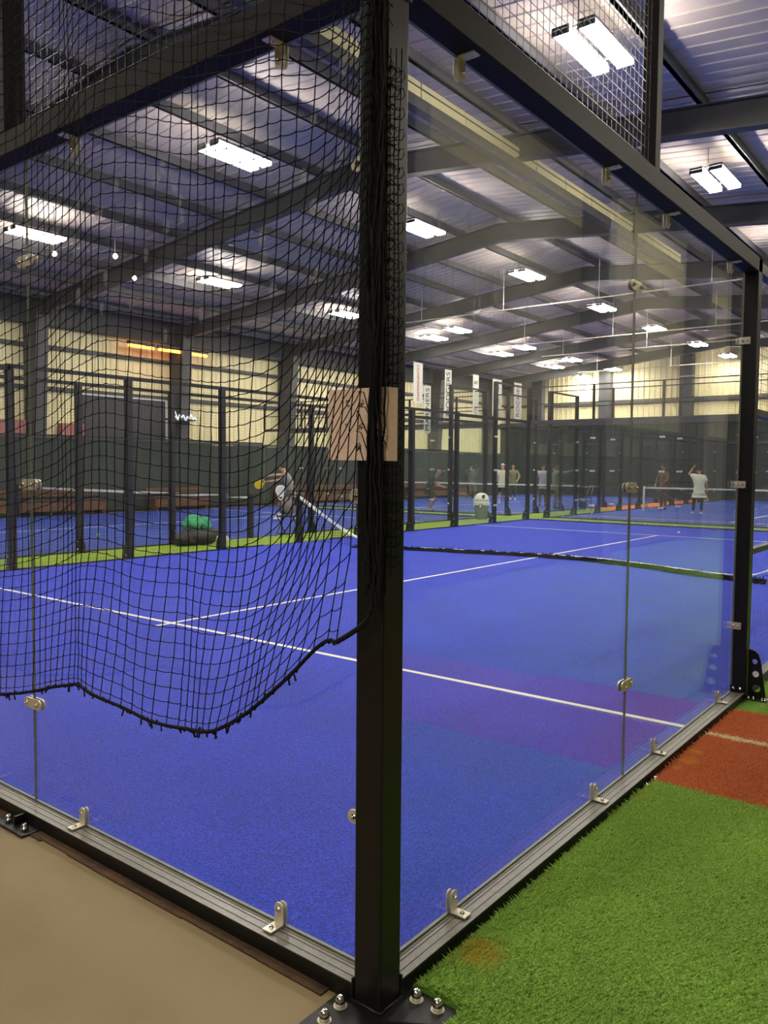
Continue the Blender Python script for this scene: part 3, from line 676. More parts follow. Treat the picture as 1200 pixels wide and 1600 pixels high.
S0 = -30; rows = list(range(S0, 36))+[35.6]
CC = [[(x-.056*k+.012*math.sin(k*.8), z) for x, z in CC[0]] for k in range(24, 0, -1)]+CC      # the net runs on along the wall
grid = [[node(c, s) for s in rows] for c in CC]
rx = random.Random(3)
mb = MB(); kn = MB()
for i, colp in enumerate(grid):
    pts = colp[:]
    mb.tube([p+Vector((rx.gauss(0, .0012), 0, 0)) for p in pts], .00165, 4, False)
for j, s in enumerate(rows[:-1]):
    for i in range(len(grid)-1):
        a, b = grid[i][j], grid[i+1][j]
        d = (b-a).length; L0 = .05; sag = max(0, L0-d)*.33
        mid = (a+b)/2-Vector((0, 0, .0035+sag*.5)); q1 = a.lerp(mid, .5)+Vector((0, -sag*.4, -.001-sag*.35)); q2 = mid.lerp(b, .5)+Vector((0, -sag*.2, -.001+sag*.1))
        mb.tube([a, q1, mid, q2, b], .00165, 4, False)
for colp in grid:
    for p in colp[:-1]: kn.octa(p, .0042)
mb.build('netting', CORD, net, kind='stuff'); kn.build('knots', CORD, net, kind='stuff')
hem = [g[-1] for g in grid if g[-1].x < .075]; hp = cat_pts(hem, 3)
mb = MB(); mb.tube(hp, .0062, 7)
for i in range(len(hp)-1):            # whipping cord round the hem and frayed ends
    p = hp[i]; mb.octa(p+Vector((rx.gauss(0, .002), rx.gauss(0, .003), rx.gauss(0, .003))), .0085)
    if rx.random() < .3 and p.x < -.05:
        e = p+Vector((rx.uniform(-.012, .012), rx.uniform(-.006, .006), -rx.uniform(.012, .026))); mb.tube([p, e], .003, 4); mb.octa(e, .0055)
mb.build('hem_rope', CORD, net, label='thick frayed black hem rope')
# the edge of the net gathered in a bunch down the outer face of the post
mb = MB()
for k in range(26):
    x0 = .084+.036*rx.random(); y0 = -.128-.03*rx.random(); ph = rx.uniform(0, 6); pts = []
    for z in np.arange(1.16+rx.uniform(-.02, .1), 4.3, .045):
        pinch = 1-.35*math.exp(-((z-1.75)/.25)**2)
        pts.append((x0*1+(.012*math.sin(z*5+ph)+rx.gauss(0, .003))*pinch, y0+.006*math.cos(z*4+ph), z))
    mb.tube(pts, .003, 4)
for k in range(3):                     # outermost cords with the meshes hanging in loops
    xb, yb = .106+.005*k, -.092+.015*k
    zs = np.arange(1.2+.05*k, 2.72, .0118); pts = [(xb+.003*math.sin(z*9+k), yb+.003*math.cos(z*7), z) for z in zs]
    mb.tube(pts, .0017, 4)
    for z in np.arange(1.3, 2.68, .052):
        p = Vector((xb, yb, z+.01*rx.random())); q = p+Vector((.003, .018, -.012+.004*rx.random()))
        mb.tube([p+Vector((-.02, -.02, .02)), p+Vector((-.004, -.004, -.004)), p+Vector((.003, .011, .006)), q, q+Vector((-.004, -.008, -.014)), p+Vector((-.012, -.012, -.028))], .0016, 4, False)
        mb.octa(p, .004)
for k in range(70):
    z = rx.uniform(1.2, 2.9); a = Vector((rx.uniform(.02, .10), -.115-.03*rx.random(), z))
    mb.tube([a, a+Vector((rx.uniform(.01, .03), -.008, rx.uniform(-.03, .02))), a+Vector((rx.uniform(.03, .05), .004, rx.uniform(-.06, .0)))], .0017, 4, False)
p0 = Vector(hp[-1])
mb.tube(cat_pts([p0, (.08, -.17, 1.12), (.10, -.15, 1.17), (.11, -.14, 1.24)], 5), .0075, 6)
mb.build('gathered_edge', CORD, net, kind='stuff', label='bunched edge of the net')

# ---------------------------------------------------------------- cardboard sheet between net and post
t = thing('cardboard_sheet', 'torn brown cardboard sheet tucked behind the net on the corner post', 'cardboard', (.02, -.12, 1.57))
mb = MB(); zt, zb = 1.786, 1.582
P_ = [(-.095, -.118), (.0, -.1125), (.104, -.106), (.112, -.098), (.1165, -.082), (.118, -.066)]
for (xa, ya), (xb, yb) in zip(P_[:-1], P_[1:]):
    n_ = Vector((yb-ya, -(xb-xa), 0)).normalized()*.004
    sl0 = lambda x: -.012*(x+.095)
    mb.hexa([(xa, ya, zb+sl0(xa)), (xb, yb, zb+sl0(xb)), (xb+n_.x*-1, yb-n_.y, zb+sl0(xb)), (xa-n_.x, ya-n_.y, zb+sl0(xa)),
             (xa, ya, zt), (xb, yb, zt), (xb-n_.x, yb-n_.y, zt), (xa-n_.x, ya-n_.y, zt)])
mb.build('sheet', CARD, t)
mb = MB(); mb.box(.1135, .1185, -.0665, -.0635, zb-.002, zt); mb.build('cut_edge', CARDL, t, label='pale cut edge of the cardboard')
mb = MB()
def stamp(mb, x, z, w, h, n, seed):
    r = random.Random(seed)
    for a in range(n):
        for b_ in range(n):
            if r.random() < .55:
                xa = x+w*a/n; y = -.1185+.0058*(xa+.095)/.095-.0006 if xa < 0 else -.1131+.0065*xa/.104-.0006
                mb.box(xa, xa+w/n*.8, y-.0003, y+.0003, z+h*b_/n, z+h*b_/n+h/n*.8)
for k, (x, z) in enumerate(((-.03, 1.735), (.018, 1.735), (-.032, 1.668), (.016, 1.668), (.01, 1.612))): stamp(mb, x, z, .016, .02, 4, k)
mb.build('printed_marks', INK, t, kind='stuff')

# ---------------------------------------------------------------- the hall
RIDGE = -9.5
def zr(x): return 8.22-.105*abs(x-RIDGE)         # underside of the roof sheets
ceil = struct('ceiling', (RIDGE, 17, 8), 'grey ribbed metal roof on dark steel frames')
FR = [-5.4, .2, 5.8, 11.4, 17.0, 22.6, 28.2, 33.8, 39.4]
def rib_profile(a, b, pitch, w, d):
    pts = []; x = a
    while x < b-1e-6:
        e = min(x+pitch, b); pts += [(x, 0), (min(x+pitch-w, e), 0), (min(x+pitch-w*.75, e), d), (min(x+pitch-w*.25, e), d)]; x = e
    pts.append((b, 0)); return pts
edges = [RY0]+FR[1:]+[RY1]
for k in range(len(edges)-1):
    for xa, xb in ((RX0, RIDGE), (RIDGE, RX1)):
        mb = MB(); pr = rib_profile(edges[k], edges[k+1], .31, .05, -.018)
        for (ya, da), (yb, db) in zip(pr[:-1], pr[1:]):
            mb.quad((xa, ya, zr(xa)+da), (xb, ya, zr(xb)+da), (xb, yb, zr(xb)+db), (xa, yb, zr(xa)+db))
        mb.quad((xa, edges[k], zr(xa)+.1), (xb, edges[k], zr(xb)+.1), (xb, edges[k+1], zr(xb)+.1), (xa, edges[k+1], zr(xa)+.1))
        mb.build('roof_sheet', DECK, ceil)
x = RX1-.6; 
while x > RX0+.4:
    mb = MB(); z = zr(x); mb.box(x-.035, x+.035, RY0, RY1, z-.20, z-.019); mb.box(x-.035, x+.06, RY0, RY1, z-.20, z-.185)
    mb.build('purlin', PURL, ceil); x -= 1.62
for y in FR:
    for xa, xb in ((RX0, RIDGE), (RIDGE, RX1)):
        mb = MB()
        for (d0, d1, hw) in ((.20, .225, .11), (.225, .625, .012), (.625, .65, .11)):
            mb.hexa([(xa, y-hw, zr(xa)-d1), (xb, y-hw, zr(xb)-d1), (xb, y+hw, zr(xb)-d1), (xa, y+hw, zr(xa)-d1),
                     (xa, y-hw, zr(xa)-d0), (xb, y-hw, zr(xb)-d0), (xb, y+hw, zr(xb)-d0), (xa, y+hw, zr(xa)-d0)])
        mb.build('rafter', FRAME, ceil)
# header trim with cream panels that hangs from the roof over the near court
tr = struct('trim_1', (-5.75, 3, 7), 'cream panelled header above a dark girder under the roof')
MB().box(-5.86, -5.70, 2.0, 20.5, 6.93, 7.10).build('girder', FRAME, tr)
y = 2.0
while y < 20.4:
    MB().box(-5.84, -5.80, y+.012, min(y+1.24, 20.5), 7.10, 7.40).build('header_panel', CREAM, tr); y += 1.26
MB().box(-5.80, -5.79, 2.0, 20.5, 7.30, 7.318).build('cover_strip', FRAME, tr)

# left wall
wl = struct('wall_left', (RX0, 17, 0), 'cream ribbed metal wall with dark columns and a dark screen along its foot')
for k in range(len(edges)-1):
    mb = MB(); pr = rib_profile(edges[k], edges[k+1], .3, .07, .03)
    for (ya, da), (yb, db) in zip(pr[:-1], pr[1:]):
        mb.quad((RX0+da, ya, 0), (RX0+db, yb, 0), (RX0+db, yb, 7.0), (RX0+da, ya, 7.0))
    mb.quad((RX0-.1, edges[k], 0), (RX0-.1, edges[k+1], 0), (RX0-.1, edges[k+1], 7.0), (RX0-.1, edges[k], 7.0))
    mb.build('wall_sheet', CREAM, wl)
    mb = MB(); n = 12
    for j in range(n):
        ya = edges[k]+(edges[k+1]-edges[k])*j/n; yb = edges[k]+(edges[k+1]-edges[k])*(j+1)/n
        da, db = .03*(j % 2), .03*((j+1) % 2)
        zt = 2.36+.02*math.sin(k*2+j)
        mb.quad((RX0+.66+da, ya, .05), (RX0+.66+db, yb, .05), (RX0+.66+db, yb, zt), (RX0+.66+da, ya, zt))
    mb.build('windscreen', SCREEN, wl)
for z in (4.03, 5.36): MB().box(RX0+.04, RX0+.16, RY0, RY1, z-.06, z+.06).build('girt', FRAME, wl)
MB().box(RX0+.04, RX0+.35, RY0, RY1, 6.02, 6.9).build('eave_beam', FRAME, wl)
MB().box(RX0+.62, RX0+.70, RY0, RY1, 2.36, 2.44).build('screen_rail', FRAME, wl)
for y in FR[1:]:
    mb = MB(); x0 = RX0+.05
    mb.hexa([(x0, y-.2, 0), (x0+.45, y-.2, 0), (x0+.45, y+.2, 0), (x0, y+.2, 0), (x0, y-.2, 6.6), (x0+.85, y-.2, 6.6), (x0+.85, y+.2, 6.6), (x0, y+.2, 6.6)])
    mb.build('column', FRAME, wl)
dr = struct('window_1', (RX0+.1, 15, 3), 'dark double shutter with white frame in the cream wall')
for a, b_ in ((13.15, 14.85), (14.92, 16.55)): MB().box(RX0+.05, RX0+.12, a, b_, 2.45, 3.92).build('shutter', DARKW, dr)
for (a, b_, z0, z1) in ((13.1, 16.6, 3.92, 4.0), (14.84, 14.93, 2.45, 3.92), (16.54, 16.62, 2.45, 3.92)): MB().box(RX0+.05, RX0+.15, a, b_, z0, z1).build('frame', WHITE, dr)
# far wall
wf = struct('wall_back', (-10, RY1, 0), 'far cream ribbed wall above a tall dark green screen')
mb = MB(); pr = rib_profile(RX0, RX1, .3, .07, -.03)
for (xa, da), (xb, db) in zip(pr[:-1], pr[1:]): mb.quad((xa, RY1+da, 0), (xb, RY1+db, 0), (xb, RY1+db, zr(xb)+.1), (xa, RY1+da, zr(xa)+.1))
mb.box(RX0, RX1, RY1+.05, RY1+.15, 0, 8.3); mb.build('wall_sheet', CREAM, wf)
mb = MB(); n = 60
for j in range(n):
    xa = RX0+(RX1-RX0)*j/n; xb = RX0+(RX1-RX0)*(j+1)/n; da, db = .05*(j % 2), .05*((j+1) % 2)
    mb.quad((xa, RY1-.56-da, .05), (xb, RY1-.56-db, .05), (xb, RY1-.56-db, 4.05), (xa, RY1-.56-da, 4.05))
mb.build('windscreen', SCREEN, wf)
MB().box(RX0, RX1, RY1-.68, RY1-.5, 4.05, 4.28).build('screen_rail', FRAME, wf)
for z in (5.3,): MB().box(RX0, RX1, RY1-.16, RY1-.04, z-.06, z+.06).build('girt', FRAME, wf)
for x in (-20.9, -16.7, -12.2, -7.7, -3.2): MB().box(x-.33, x+.33, RY1-.5, RY1-.04, 0, zr(x)-.1).build('column', FRAME, wf)
# right wall and the wall behind the camera (seen only in the panes)
wr = struct('wall_right', (RX1, 17, 0), 'beige right-hand wall with a dark foot, cream under the eave')
MB().box(RX1, RX1+.15, RY0, RY1, 0, 2.4).build('lower_wall', DARKW, wr); MB().box(RX1, RX1+.15, RY0, RY1, 2.4, 5.7).build('middle_wall', mat('beige_grey_wall', (.20, .18, .13, 1), .6, var=.05, scale=1), wr)
MB().box(RX1, RX1+.15, RY0, RY1, 5.7, 7.0).build('upper_wall', CREAM, wr)
for y in FR: MB().box(RX1-.5, RX1, y-.15, y+.15, 0, 6.7).build('column', FRAME, wr)
wb = struct('wall_front', (-10, RY0, 0), 'dark wall behind the camera')
MB().box(RX0, RX1, RY0-.15, RY0, 0, 8.3).build('wall_sheet', DARKW, wb)

# ---------------------------------------------------------------- lamps
def light_proto():
    t = thing('ceiling_light', None, 'ceiling light')
    for q in (-.175, .175): MB().box(q-.118, q+.118, -.645, .645, .071, .11).build('housing', FRAME, t, bevel=.006)
    for y in (-.5, .5): MB().box(-.20, .20, y-.02, y+.02, .11, .13).build('crossbar', FRAME, t)
    for q in (-.175, .175):           # wrap-round lens: lit below and along its sides
        mb = MB(); mb.hexa([(q-.095, -.61, 0), (q+.095, -.61, 0), (q+.095, .61, 0), (q-.095, .61, 0), (q-.12, -.63, .06), (q+.12, -.63, .06), (q+.12, .63, .06), (q-.12, .63, .06)])
        d = mb.build('diffuser', LAMPM, t)
        for e in (-.642, .632): MB().box(q-.122, q+.122, e, e+.01, -.002, .068).build('end_cap', FRAME, d)
    for y in (-.5, .5): MB().tube([(0, y, .13), (0, y, .45)], .006, 4).build('hanger', FRAME, t)
    return t
LP = light_proto()
spots = [(-3.05, 8.35, 7.05, 'double strip light seen through the mesh, high above the side wall'),
         (-3.15, 14.25, 7.05, 'second double strip light from the camera in the column above the side wall'),
         (-9.95, 8.25, 7.2, 'bright double strip light above the middle of the torn net'),
         (-9.9, 14.05, 7.25, 'double strip light just right of the corner post'),
         (-10.05, 19.7, 7.25, 'third light of the ridge column, upper middle of the right pane'),
         (-10.2, 25.6, 7.25, 'fourth light of the ridge column, left of the pane joint'),
         (-10.15, 30.8, 7.25, 'fifth light of the ridge column, right of the pane joint'),
         (-10.0, 36.0, 7.25, 'sixth light of the ridge column'),
         (-9.9, 40.6, 7.25, 'last light of the ridge column, beside the right wall post'),
         (-17.1, 8.3, 7.0, 'strip light at the far left above the pane clamp'),
         (-17.4, 14.2, 7.0, 'strip light behind the net, between the heaters and the middle light'),
         (-17.57, 20.2, 7.0, 'strip light just left of the corner post'),
         (-17.9, 26.3, 7.0, 'left one of the pair of lights above the first banner'),
         (-16.07, 25.25, 7.0, 'right one of the pair of lights above the first banner'),
         (-17.96, 32.1, 7.0, 'left one of the second pair of lights from the corner post'),
         (-16.1, 30.85, 7.0, 'right one of the second pair of lights from the corner post'),
         (-18.06, 37.95, 7.0, 'left one of the third pair of lights from the corner post'),
         (-16.1, 35.9, 7.0, 'right one of the third pair of lights from the corner post'),
         (-17.9, 41.2, 6.75, 'left one of the farthest pair of lights near the far wall'),
         (-15.95, 40.75, 7.0, 'right one of the farthest pair of lights near the far wall')]
for i, (x, y, z, lb) in enumerate(spots):
    o = LP if i == 0 else copy_tree(LP, (x, y, z))
    o.location = (x, y, z); tag(o, lb, None, 'double strip lights under the roof')
for i, (x, y, z) in enumerate(((-3.1, 2.4, 7.05), (2.9, 8.3, 6.5), (-1.0, -4.8, 6.6), (2.9, -6.2, 6.0), (-9.9, 2.4, 7.2), (-17, 2.4, 7), (-9.9, -3.5, 7.2), (2.7, 14.2, 6.5), (-3.1, 20.2, 7.05), (-3.1, 26.1, 7.05), (-3.1, 32, 7.05), (-3.1, 38, 7.05))):  # unseen: lamp rows carried on, others behind the camera added for foreground light
    copy_tree(LP, (x, y, z), 'unseen double strip light added under the roof for its light')
for i, (y, lb) in enumerate(((15.13, 'left'), (16.35, 'middle'), (17.5, 'right'))):
    t = thing('infrared_heater', lb+' one of the three glowing orange heaters on the cream wall', 'heater', (-22.6, y, 5.72), 0, 'glowing heaters on the wall')
    MB().box(-22.68, -22.55, y-.55, y+.55, 5.75, 5.85).build('reflector', FRAME, t)
    mb = MB(); mb.tube([(-22.6, y-.5, 5.70), (-22.6, y+.5, 5.70)], .055, 8); mb.build('heating_tube', HEAT, t)
    mb = MB(); mb.tube([(-22.6, y, 5.85), (-22.6, y, 6.6)], .012, 4); mb.build('hanger', FRAME, t)
for (x, y, lb) in ((-16.1, 8.2, 'small warm bulb in place of a lamp reflection, beside the left pane clamp'), (-15.15, 9.17, 'small warm bulb in place of a lamp reflection, between two other bulbs'), (-16.67, 10.74, 'small warm bulb in place of a lamp reflection, above the heaters')):
    t = thing('bulb_reflection', lb, 'lamp', (x, y, 6.4))  # glow of lamps mirrored in the glass, added as hanging bulbs
    mb = MB(); mb.lathe((x, y, 6.36), [(.01, 0), (.05, .03), (.06, .07), (.03, .12)], 8); mb.build('bulb', BULB, t, smooth=True)
    mb = MB(); mb.tube([(x, y, 6.48), (x, y, zr(x)-.02)], .008, 4); mb.build('cord', BLACKF, t)
# suspended conduits and their drop rods
for (y, xa, xb, z, lb) in ((20.6, -15.5, -4, 6.55, 'nearest'), (27.0, -15, -2, 6.5, 'second'), (30.5, -15, -2, 6.5, 'third'), (36.5, -16, -3, 6.45, 'fourth'), (39.8, -15, -3, 6.3, 'farthest')):
    t = thing('ceiling_conduit', lb+' thin grey conduit hung across under the roof', 'conduit', (xa, y, z), 0, 'conduits under the roof')
    mb = MB(); mb.tube([(xa, y, z), (xb, y, z)], .022, 5); mb.build('pipe', STEEL, t)
    for k in range(4):
        x = xa+1+(xb-xa-2)*k/3; mb = MB(); mb.tube([(x, y, z), (x, y, zr(x)-.2)], .010, 4); mb.build('drop_rod', WHITE, t)

# ---------------------------------------------------------------- banners, signs
def text_mesh(name, txt, size, m, parent, loc, rot, ext=.002):
    cu = bpy.data.curves.new(name, 'FONT'); cu.body = txt; cu.size = size; cu.extrude = ext; cu.align_x = 'LEFT'; cu.align_y = 'CENTER'
    tmp = bpy.data.objects.new(name, cu); C.objects.link(tmp)
    me = bpy.data.meshes.new_from_object(tmp.evaluated_get(bpy.context.evaluated_depsgraph_get())); bpy.data.objects.remove(tmp)
    me.materials.clear(); me.materials.append(m)
    o = bpy.data.objects.new(name, me); C.objects.link(o); o.parent = parent
    o.location = Vector(loc)-wloc(parent); o.rotation_euler = rot; return o
for (y0, y1, z0, z1, txt, m, sz, lb) in (
        (16.72, 17.16, 3.40, 4.57, 'DIAMONDBACKS', BRED, .15, 'white vertical banner with red lettering, nearest the corner post'),
        (17.25, 17.58, 2.55, 3.95, 'MARINERS', BINK, .26, 'low white banner with dark letters beside the red lettered banner'),
        (18.32, 18.68, 3.05, 4.52, 'DODGERS', BINK, .29, 'white banner reading DODGERS with dark letters'),
        (19.92, 20.26, 3.2, 4.52, 'S', BINK, .29, 'white banner in the middle of the five, partly hidden by a rail'),
        (21.15, 21.74, 3.25, 4.50, 'PADRES', BINK, .30, 'white banner reading PADRES with dark letters'),
        (22.6, 23.12, 3.25, 4.50, 'ROCKIES', BINK, .27, 'white banner reading ROCKIES, farthest of the row')):
    t = thing('hanging_banner', lb, 'banner', (-12, (y0+y1)/2, z0), 0, 'white banners above the aisle')
    mb = MB(); r_ = .06; mb.prism([(y0, z1), (y0, z0+r_), (y0+r_, z0), (y1-r_, z0), (y1, z0+r_), (y1, z1)], .012, 0, ((-12.006, 0, 0), (0, 1, 0), (0, 0, 1), (1, 0, 0)))
    mb.build('cloth', BWHITE, t)
    # lettering turned a quarter, reading upwards
    o = text_mesh('lettering', txt, sz, m, t, (-11.99, (y0+y1)/2, z0+.07), (0, 0, 0))
    o.rotation_euler = Matrix(((0, 0, 1), (0, -1, 0), (1, 0, 0))).to_euler()
    wd = max(v.co.x for v in o.data.vertices)
    if len(txt) > 1: o.scale = ((z1-z0-.14)/wd, 1, 1)
    else: o.location.z = z1-z0-.32
    mb = MB(); mb.tube([(-12, y0-.03, z1), (-12, y1+.03, z1)], .012, 5); mb.build('rod', FRAME, t)
    for y in (y0, y1): MB().tube([(-12, y, z1), (-12, y, zr(-12)+.01)], .004, 3).build('hanging_cord', FRAME, t)
t = thing('sign_reflection', 'small white glowing script in place of a sign reflection, on the dark column under the heaters', 'sign', (-22.3, 16.1, 3.2))  # mirror image of a lit sign, added here as glowing strokes
mb = MB(); pts = []
for k in range(60):
    a = k/59; pts.append((-22.3, 16.12+1.15*a, 3.32+.07*math.sin(a*42)+.05*math.sin(a*17+1)))
mb.tube(pts, .022, 4); mb.tube([(-22.3, 16.15, 3.44), (-22.3, 16.3, 3.52), (-22.3, 16.42, 3.25)], .02, 4); mb.build('script_stroke', SIGNM, t)
mb = MB(); mb.box(-22.66, -22.30, 16.1, 17.3, 3.2, 3.26); mb.build('backing_bar', FRAME, t)
for (ya, yb, z0, z1, lb) in ((9.6, 11.1, 2.48, 2.95, 'pink panel in place of a reflection, on the cream wall at the far left'), (12.3, 13.1, 2.46, 2.92, 'pink panel in place of a reflection, beside the dark shutter')):
    mb = MB(); mb.box(-23.2, -22.95, ya, yb, z0, z1); tag(mb.build('reflection_panel', PINK, bevel=.01), lb, 'panel', 'pink reflections built on the wall')  # pink reflection in the pane, added as solid panels
# long wooden benches along the foot of the left wall
for (ya, yb, lb) in ((9.4, 13.3, 'leftmost long brown wooden bench along the dark screen'), (15.2, 17.6, 'short brown wooden bench left of the second wall column'), (21.4, 27.2, 'brown wooden bench behind the person with the yellow racket'), (30.5, 36.5, 'brown wooden bench behind the crouching player')):
    t = thing('wooden_bench', lb, 'bench', (-22.25, (ya+yb)/2, -.05), 0, 'benches along the left wall')
    for k in range(3): MB().box(-22.50+.17*k, -22.35+.17*k, ya, yb, .42, .46).build('seat_slat', WOOD, t)
    for k in range(2): MB().box(-22.53, -22.50, ya, yb, .50+.14*k, .62+.14*k).build('back_slat', WOOD, t)
    MB().box(-22.01, -21.98, ya, yb, .1, .42).build('front_board', WOOD, t)
    n = max(2, int((yb-ya)/1.6)+1)
    for k in range(n):
        y = ya+.1+(yb-ya-.2)*k/(n-1); mb = MB(); mb.box(-22.55, -22.01, y-.03, y+.03, -.05, .42); mb.box(-22.57, -22.53, y-.03, y+.03, .42, .78); mb.build('support', WOOD, t)

# ---------------------------------------------------------------- people
SKIN = mat('skin_light', (.55, .30, .19, 1), .55, var=.05); SKIN2 = mat('skin_brown', (.30, .15, .09, 1), .55, var=.05)
HAIR = mat('dark_hair', (.012, .009, .008, 1), .6); EYE = mat('eye_dark', (.02, .015, .01, 1), .3)
CLOTH = {}
def cloth(c):
    k = 'cloth_%d_%d_%d' % tuple(int(v*99) for v in c[:3])
    if k not in CLOTH: CLOTH[k] = mat(k, c, .85, var=.1, scale=6, bump=.15, bscale=30)
    return CLOTH[k]
def skin_obj(name, verts, edges, radii, m, parent, root=0, sub=1):
    me = bpy.data.meshes.new(name); me.from_pydata(verts, edges, [])
    o = bpy.data.objects.new(name, me); C.objects.link(o); o.parent = parent
    md = o.modifiers.new('skin', 'SKIN'); md.use_smooth_shade = True
    sv = me.skin_vertices[0].data
    for i, r in enumerate(radii):
        sv[i].radius = r if isinstance(r, tuple) else (r, r); sv[i].use_root = (i == root)
    ss = o.modifiers.new('sub', 'SUBSURF'); ss.levels = sub; ss.render_levels = sub
    me.materials.append(m); return o
BASE = dict(pel=(0, 0, .95), wai=(0, 0, 1.08), che=(0, .0, 1.28), nec=(0, 0, 1.47), chi=(0, .02, 1.55), hed=(0, .03, 1.64), top=(0, .02, 1.73),
            sL=(-.19, 0, 1.41), eL=(-.25, -.02, 1.13), wL=(-.25, .08, .88), sR=(.19, 0, 1.41), eR=(.25, -.02, 1.13), wR=(.25, .08, .88),
            hL=(-.10, 0, .90), kL=(-.11, .03, .49), aL=(-.11, -.02, .09), hR=(.10, 0, .90), kR=(.11, .03, .49), aR=(.11, -.02, .09))
def person(label, loc, rz, pose, shirt, legs, skin=SKIN, long_legs=True, sleeve=.55, hat=None, shoes=(.8, .8, .8, 1), group=None, hairy=True, socks=None, loose=1.0, size=1.0):
    J = {k: Vector(v) for k, v in BASE.items()}
    for k, v in pose.items(): J[k] = Vector(v)
    t = thing('person', label, 'person', loc, rz, group); t.scale = (size, size, size)
    vs, es, rs = [], [], []
    def add(p, r, par=None):
        vs.append(tuple(p)); rs.append(r); i = len(vs)-1
        if par is not None: es.append((par, i))
        return i
    pel = add(J['pel'], (.135, .10)); wai = add(J['wai'], (.12, .09), pel); che = add(J['che'], (.15, .11), wai); nb = add(J['nec']-Vector((0, 0, .04)), (.07, .065), che)
    nk = add(J['nec'].lerp(J['chi'], .35), .052, nb); ch = add(J['chi'], (.066, .07), nk); hd = add(J['hed'], (.078, .092), ch); add(J['top'], (.055, .066), hd)
    fwd = (J['hed']-J['chi']); 
    add(J['hed']+Vector((0, .105, -.02)), .016, hd)
    for s in 'LR':
        a = add(J['s'+s], .058, che); m_ = add(J['s'+s].lerp(J['e'+s], .5), .048, a); e = add(J['e'+s], .042, m_); w_ = add(J['w'+s], .028, e)
        d = (J['w'+s]-J['e'+s]).normalized(); p = add(J['w'+s]+d*.05, (.036, .026), w_)
        side = Vector((1 if s == 'L' else -1, 0, 0)); ac = d.cross(Vector((0, 0, 1))); ac = ac.normalized() if ac.length > .2 else Vector((1, 0, 0))
        for f in range(4):
            q = J['w'+s]+d*(.10)+ac*(f-1.5)*.018; k1 = add(q, .009, p); k2 = add(q+d*(.035 if f in (1, 2) else .026)+Vector((0, 0, -.008)), .008, k1); add(q+d*(.055 if f in (1, 2) else .042)+Vector((0, 0, -.02)), .0075, k2)
        tq = add(J['w'+s]+d*.045+ac*.040, .010, p); add(J['w'+s]+d*.075+ac*.058, .009, tq)
        h = add(J['h'+s], .095, pel); tm = add(J['h'+s].lerp(J['k'+s], .5), .078, h); k = add(J['k'+s], .058, tm); c2 = add(J['k'+s].lerp(J['a'+s], .4), .054, k); a2 = add(J['a'+s], .036, c2)
        add(J['a'+s]+Vector((0, .13, -.04)), .03, a2)
    skin_obj('body', vs, es, rs, skin, t)
    # shirt
    lo = (loose-1)*.22; v = [J['pel']+Vector((0, 0, -.06-lo)), J['wai'], J['che'], J['nec']-Vector((0, 0, .05)), J['pel']+Vector((0, 0, -.115-lo)), J['pel']+Vector((0, 0, -.13-lo))]; e = [(0, 1), (1, 2), (2, 3), (0, 4), (4, 5)]; r = [(.185*loose, .15*loose), (.175*loose, .14*loose), (.19*loose, .145*loose), (.085, .08), (.19*loose, .155*loose), (.188*loose, .153*loose)]
    for s in 'LR':
        n = len(v); v += [J['s'+s], J['s'+s].lerp(J['e'+s], sleeve)]; e += [(2, n), (n, n+1)]; r += [.078*loose, .074*loose]
        if sleeve > .9: v.append(J['w'+s]); e.append((n+1, n+2)); r.append(.045)
    skin_obj('shirt', [tuple(p) for p in v], e, r, cloth(shirt), t)
    v = [J['pel']+Vector((0, 0, .05)), J['pel']-Vector((0, 0, .03))]; e = [(0, 1)]; r = [(.15, .12), (.15, .125)]
    for s in 'LR':
        n = len(v); v += [J['h'+s], J['h'+s].lerp(J['k'+s], .6)]; e += [(1, n), (n, n+1)]; r += [.112, .10]
        v.append(J['k'+s]); e.append((n+1, n+2)); r.append(.085 if not long_legs else .072)
        if long_legs: v.append(J['a'+s]+Vector((0, 0, .03))); e.append((n+2, n+3)); r.append(.058)
    skin_obj('trousers' if long_legs else 'shorts', [tuple(p) for p in v], e, r, cloth(legs), t)
    for s in 'LR':
        a = J['a'+s]
        skin_obj('shoe', [tuple(a+Vector((0, -.05, -.045))), tuple(a+Vector((0, .06, -.045))), tuple(a+Vector((0, .17, -.058)))], [(0, 1), (1, 2)], [(.045, .05), (.05, .045), (.04, .03)], cloth(shoes), t)
        if socks: skin_obj('sock', [tuple(a), tuple(a.lerp(J['k'+s], .3))], [(0, 1)], [.047, .055], cloth(socks), t)
    # hair or cap over the skull
    hv = [tuple(J['hed']+Vector((0, -.02, -.01))), tuple(J['hed']+Vector((0, -.015, .06))), tuple(J['top']+Vector((0, -.01, .0)))]
    if hairy and not hat: skin_obj('hair', hv, [(0, 1), (1, 2)], [(.088, .088), (.092, .098), (.055, .06)], HAIR, t)
    if hat:
        hv = [tuple(J['hed']+Vector((0, 0, .05))), tuple(J['top']+Vector((0, 0, .02)))]
        c = skin_obj('cap', hv, [(0, 1)], [(.102, .112), (.07, .08)], cloth(hat), t)
        mb = MB(); p = J['hed']+Vector((0, .13, .05)); mb.prism([(.09*math.cos(PI*i/8), .11*math.sin(PI*i/8)) for i in range(9)], .012, 0, (tuple(p), (1, 0, 0), (0, 1, -.1), (0, 0, 1)))
        o = MB.build(mb, 'brim', cloth(hat)); o.parent = c
    for sx in (-.03, .03):
        mb = MB(); mb.octa(tuple(J['hed']+Vector((sx, .095, .0))), .009); o = mb.build('eye', EYE); o.parent = t
    for sx in (-.095, .095):
        mb = MB(); mb.lathe(tuple(J['hed']+Vector((sx, 0, -.01))), [(.02, -.008), (.026, 0), (.02, .008)], 8, 0, 0); o = mb.build('ear', skin); o.parent = t
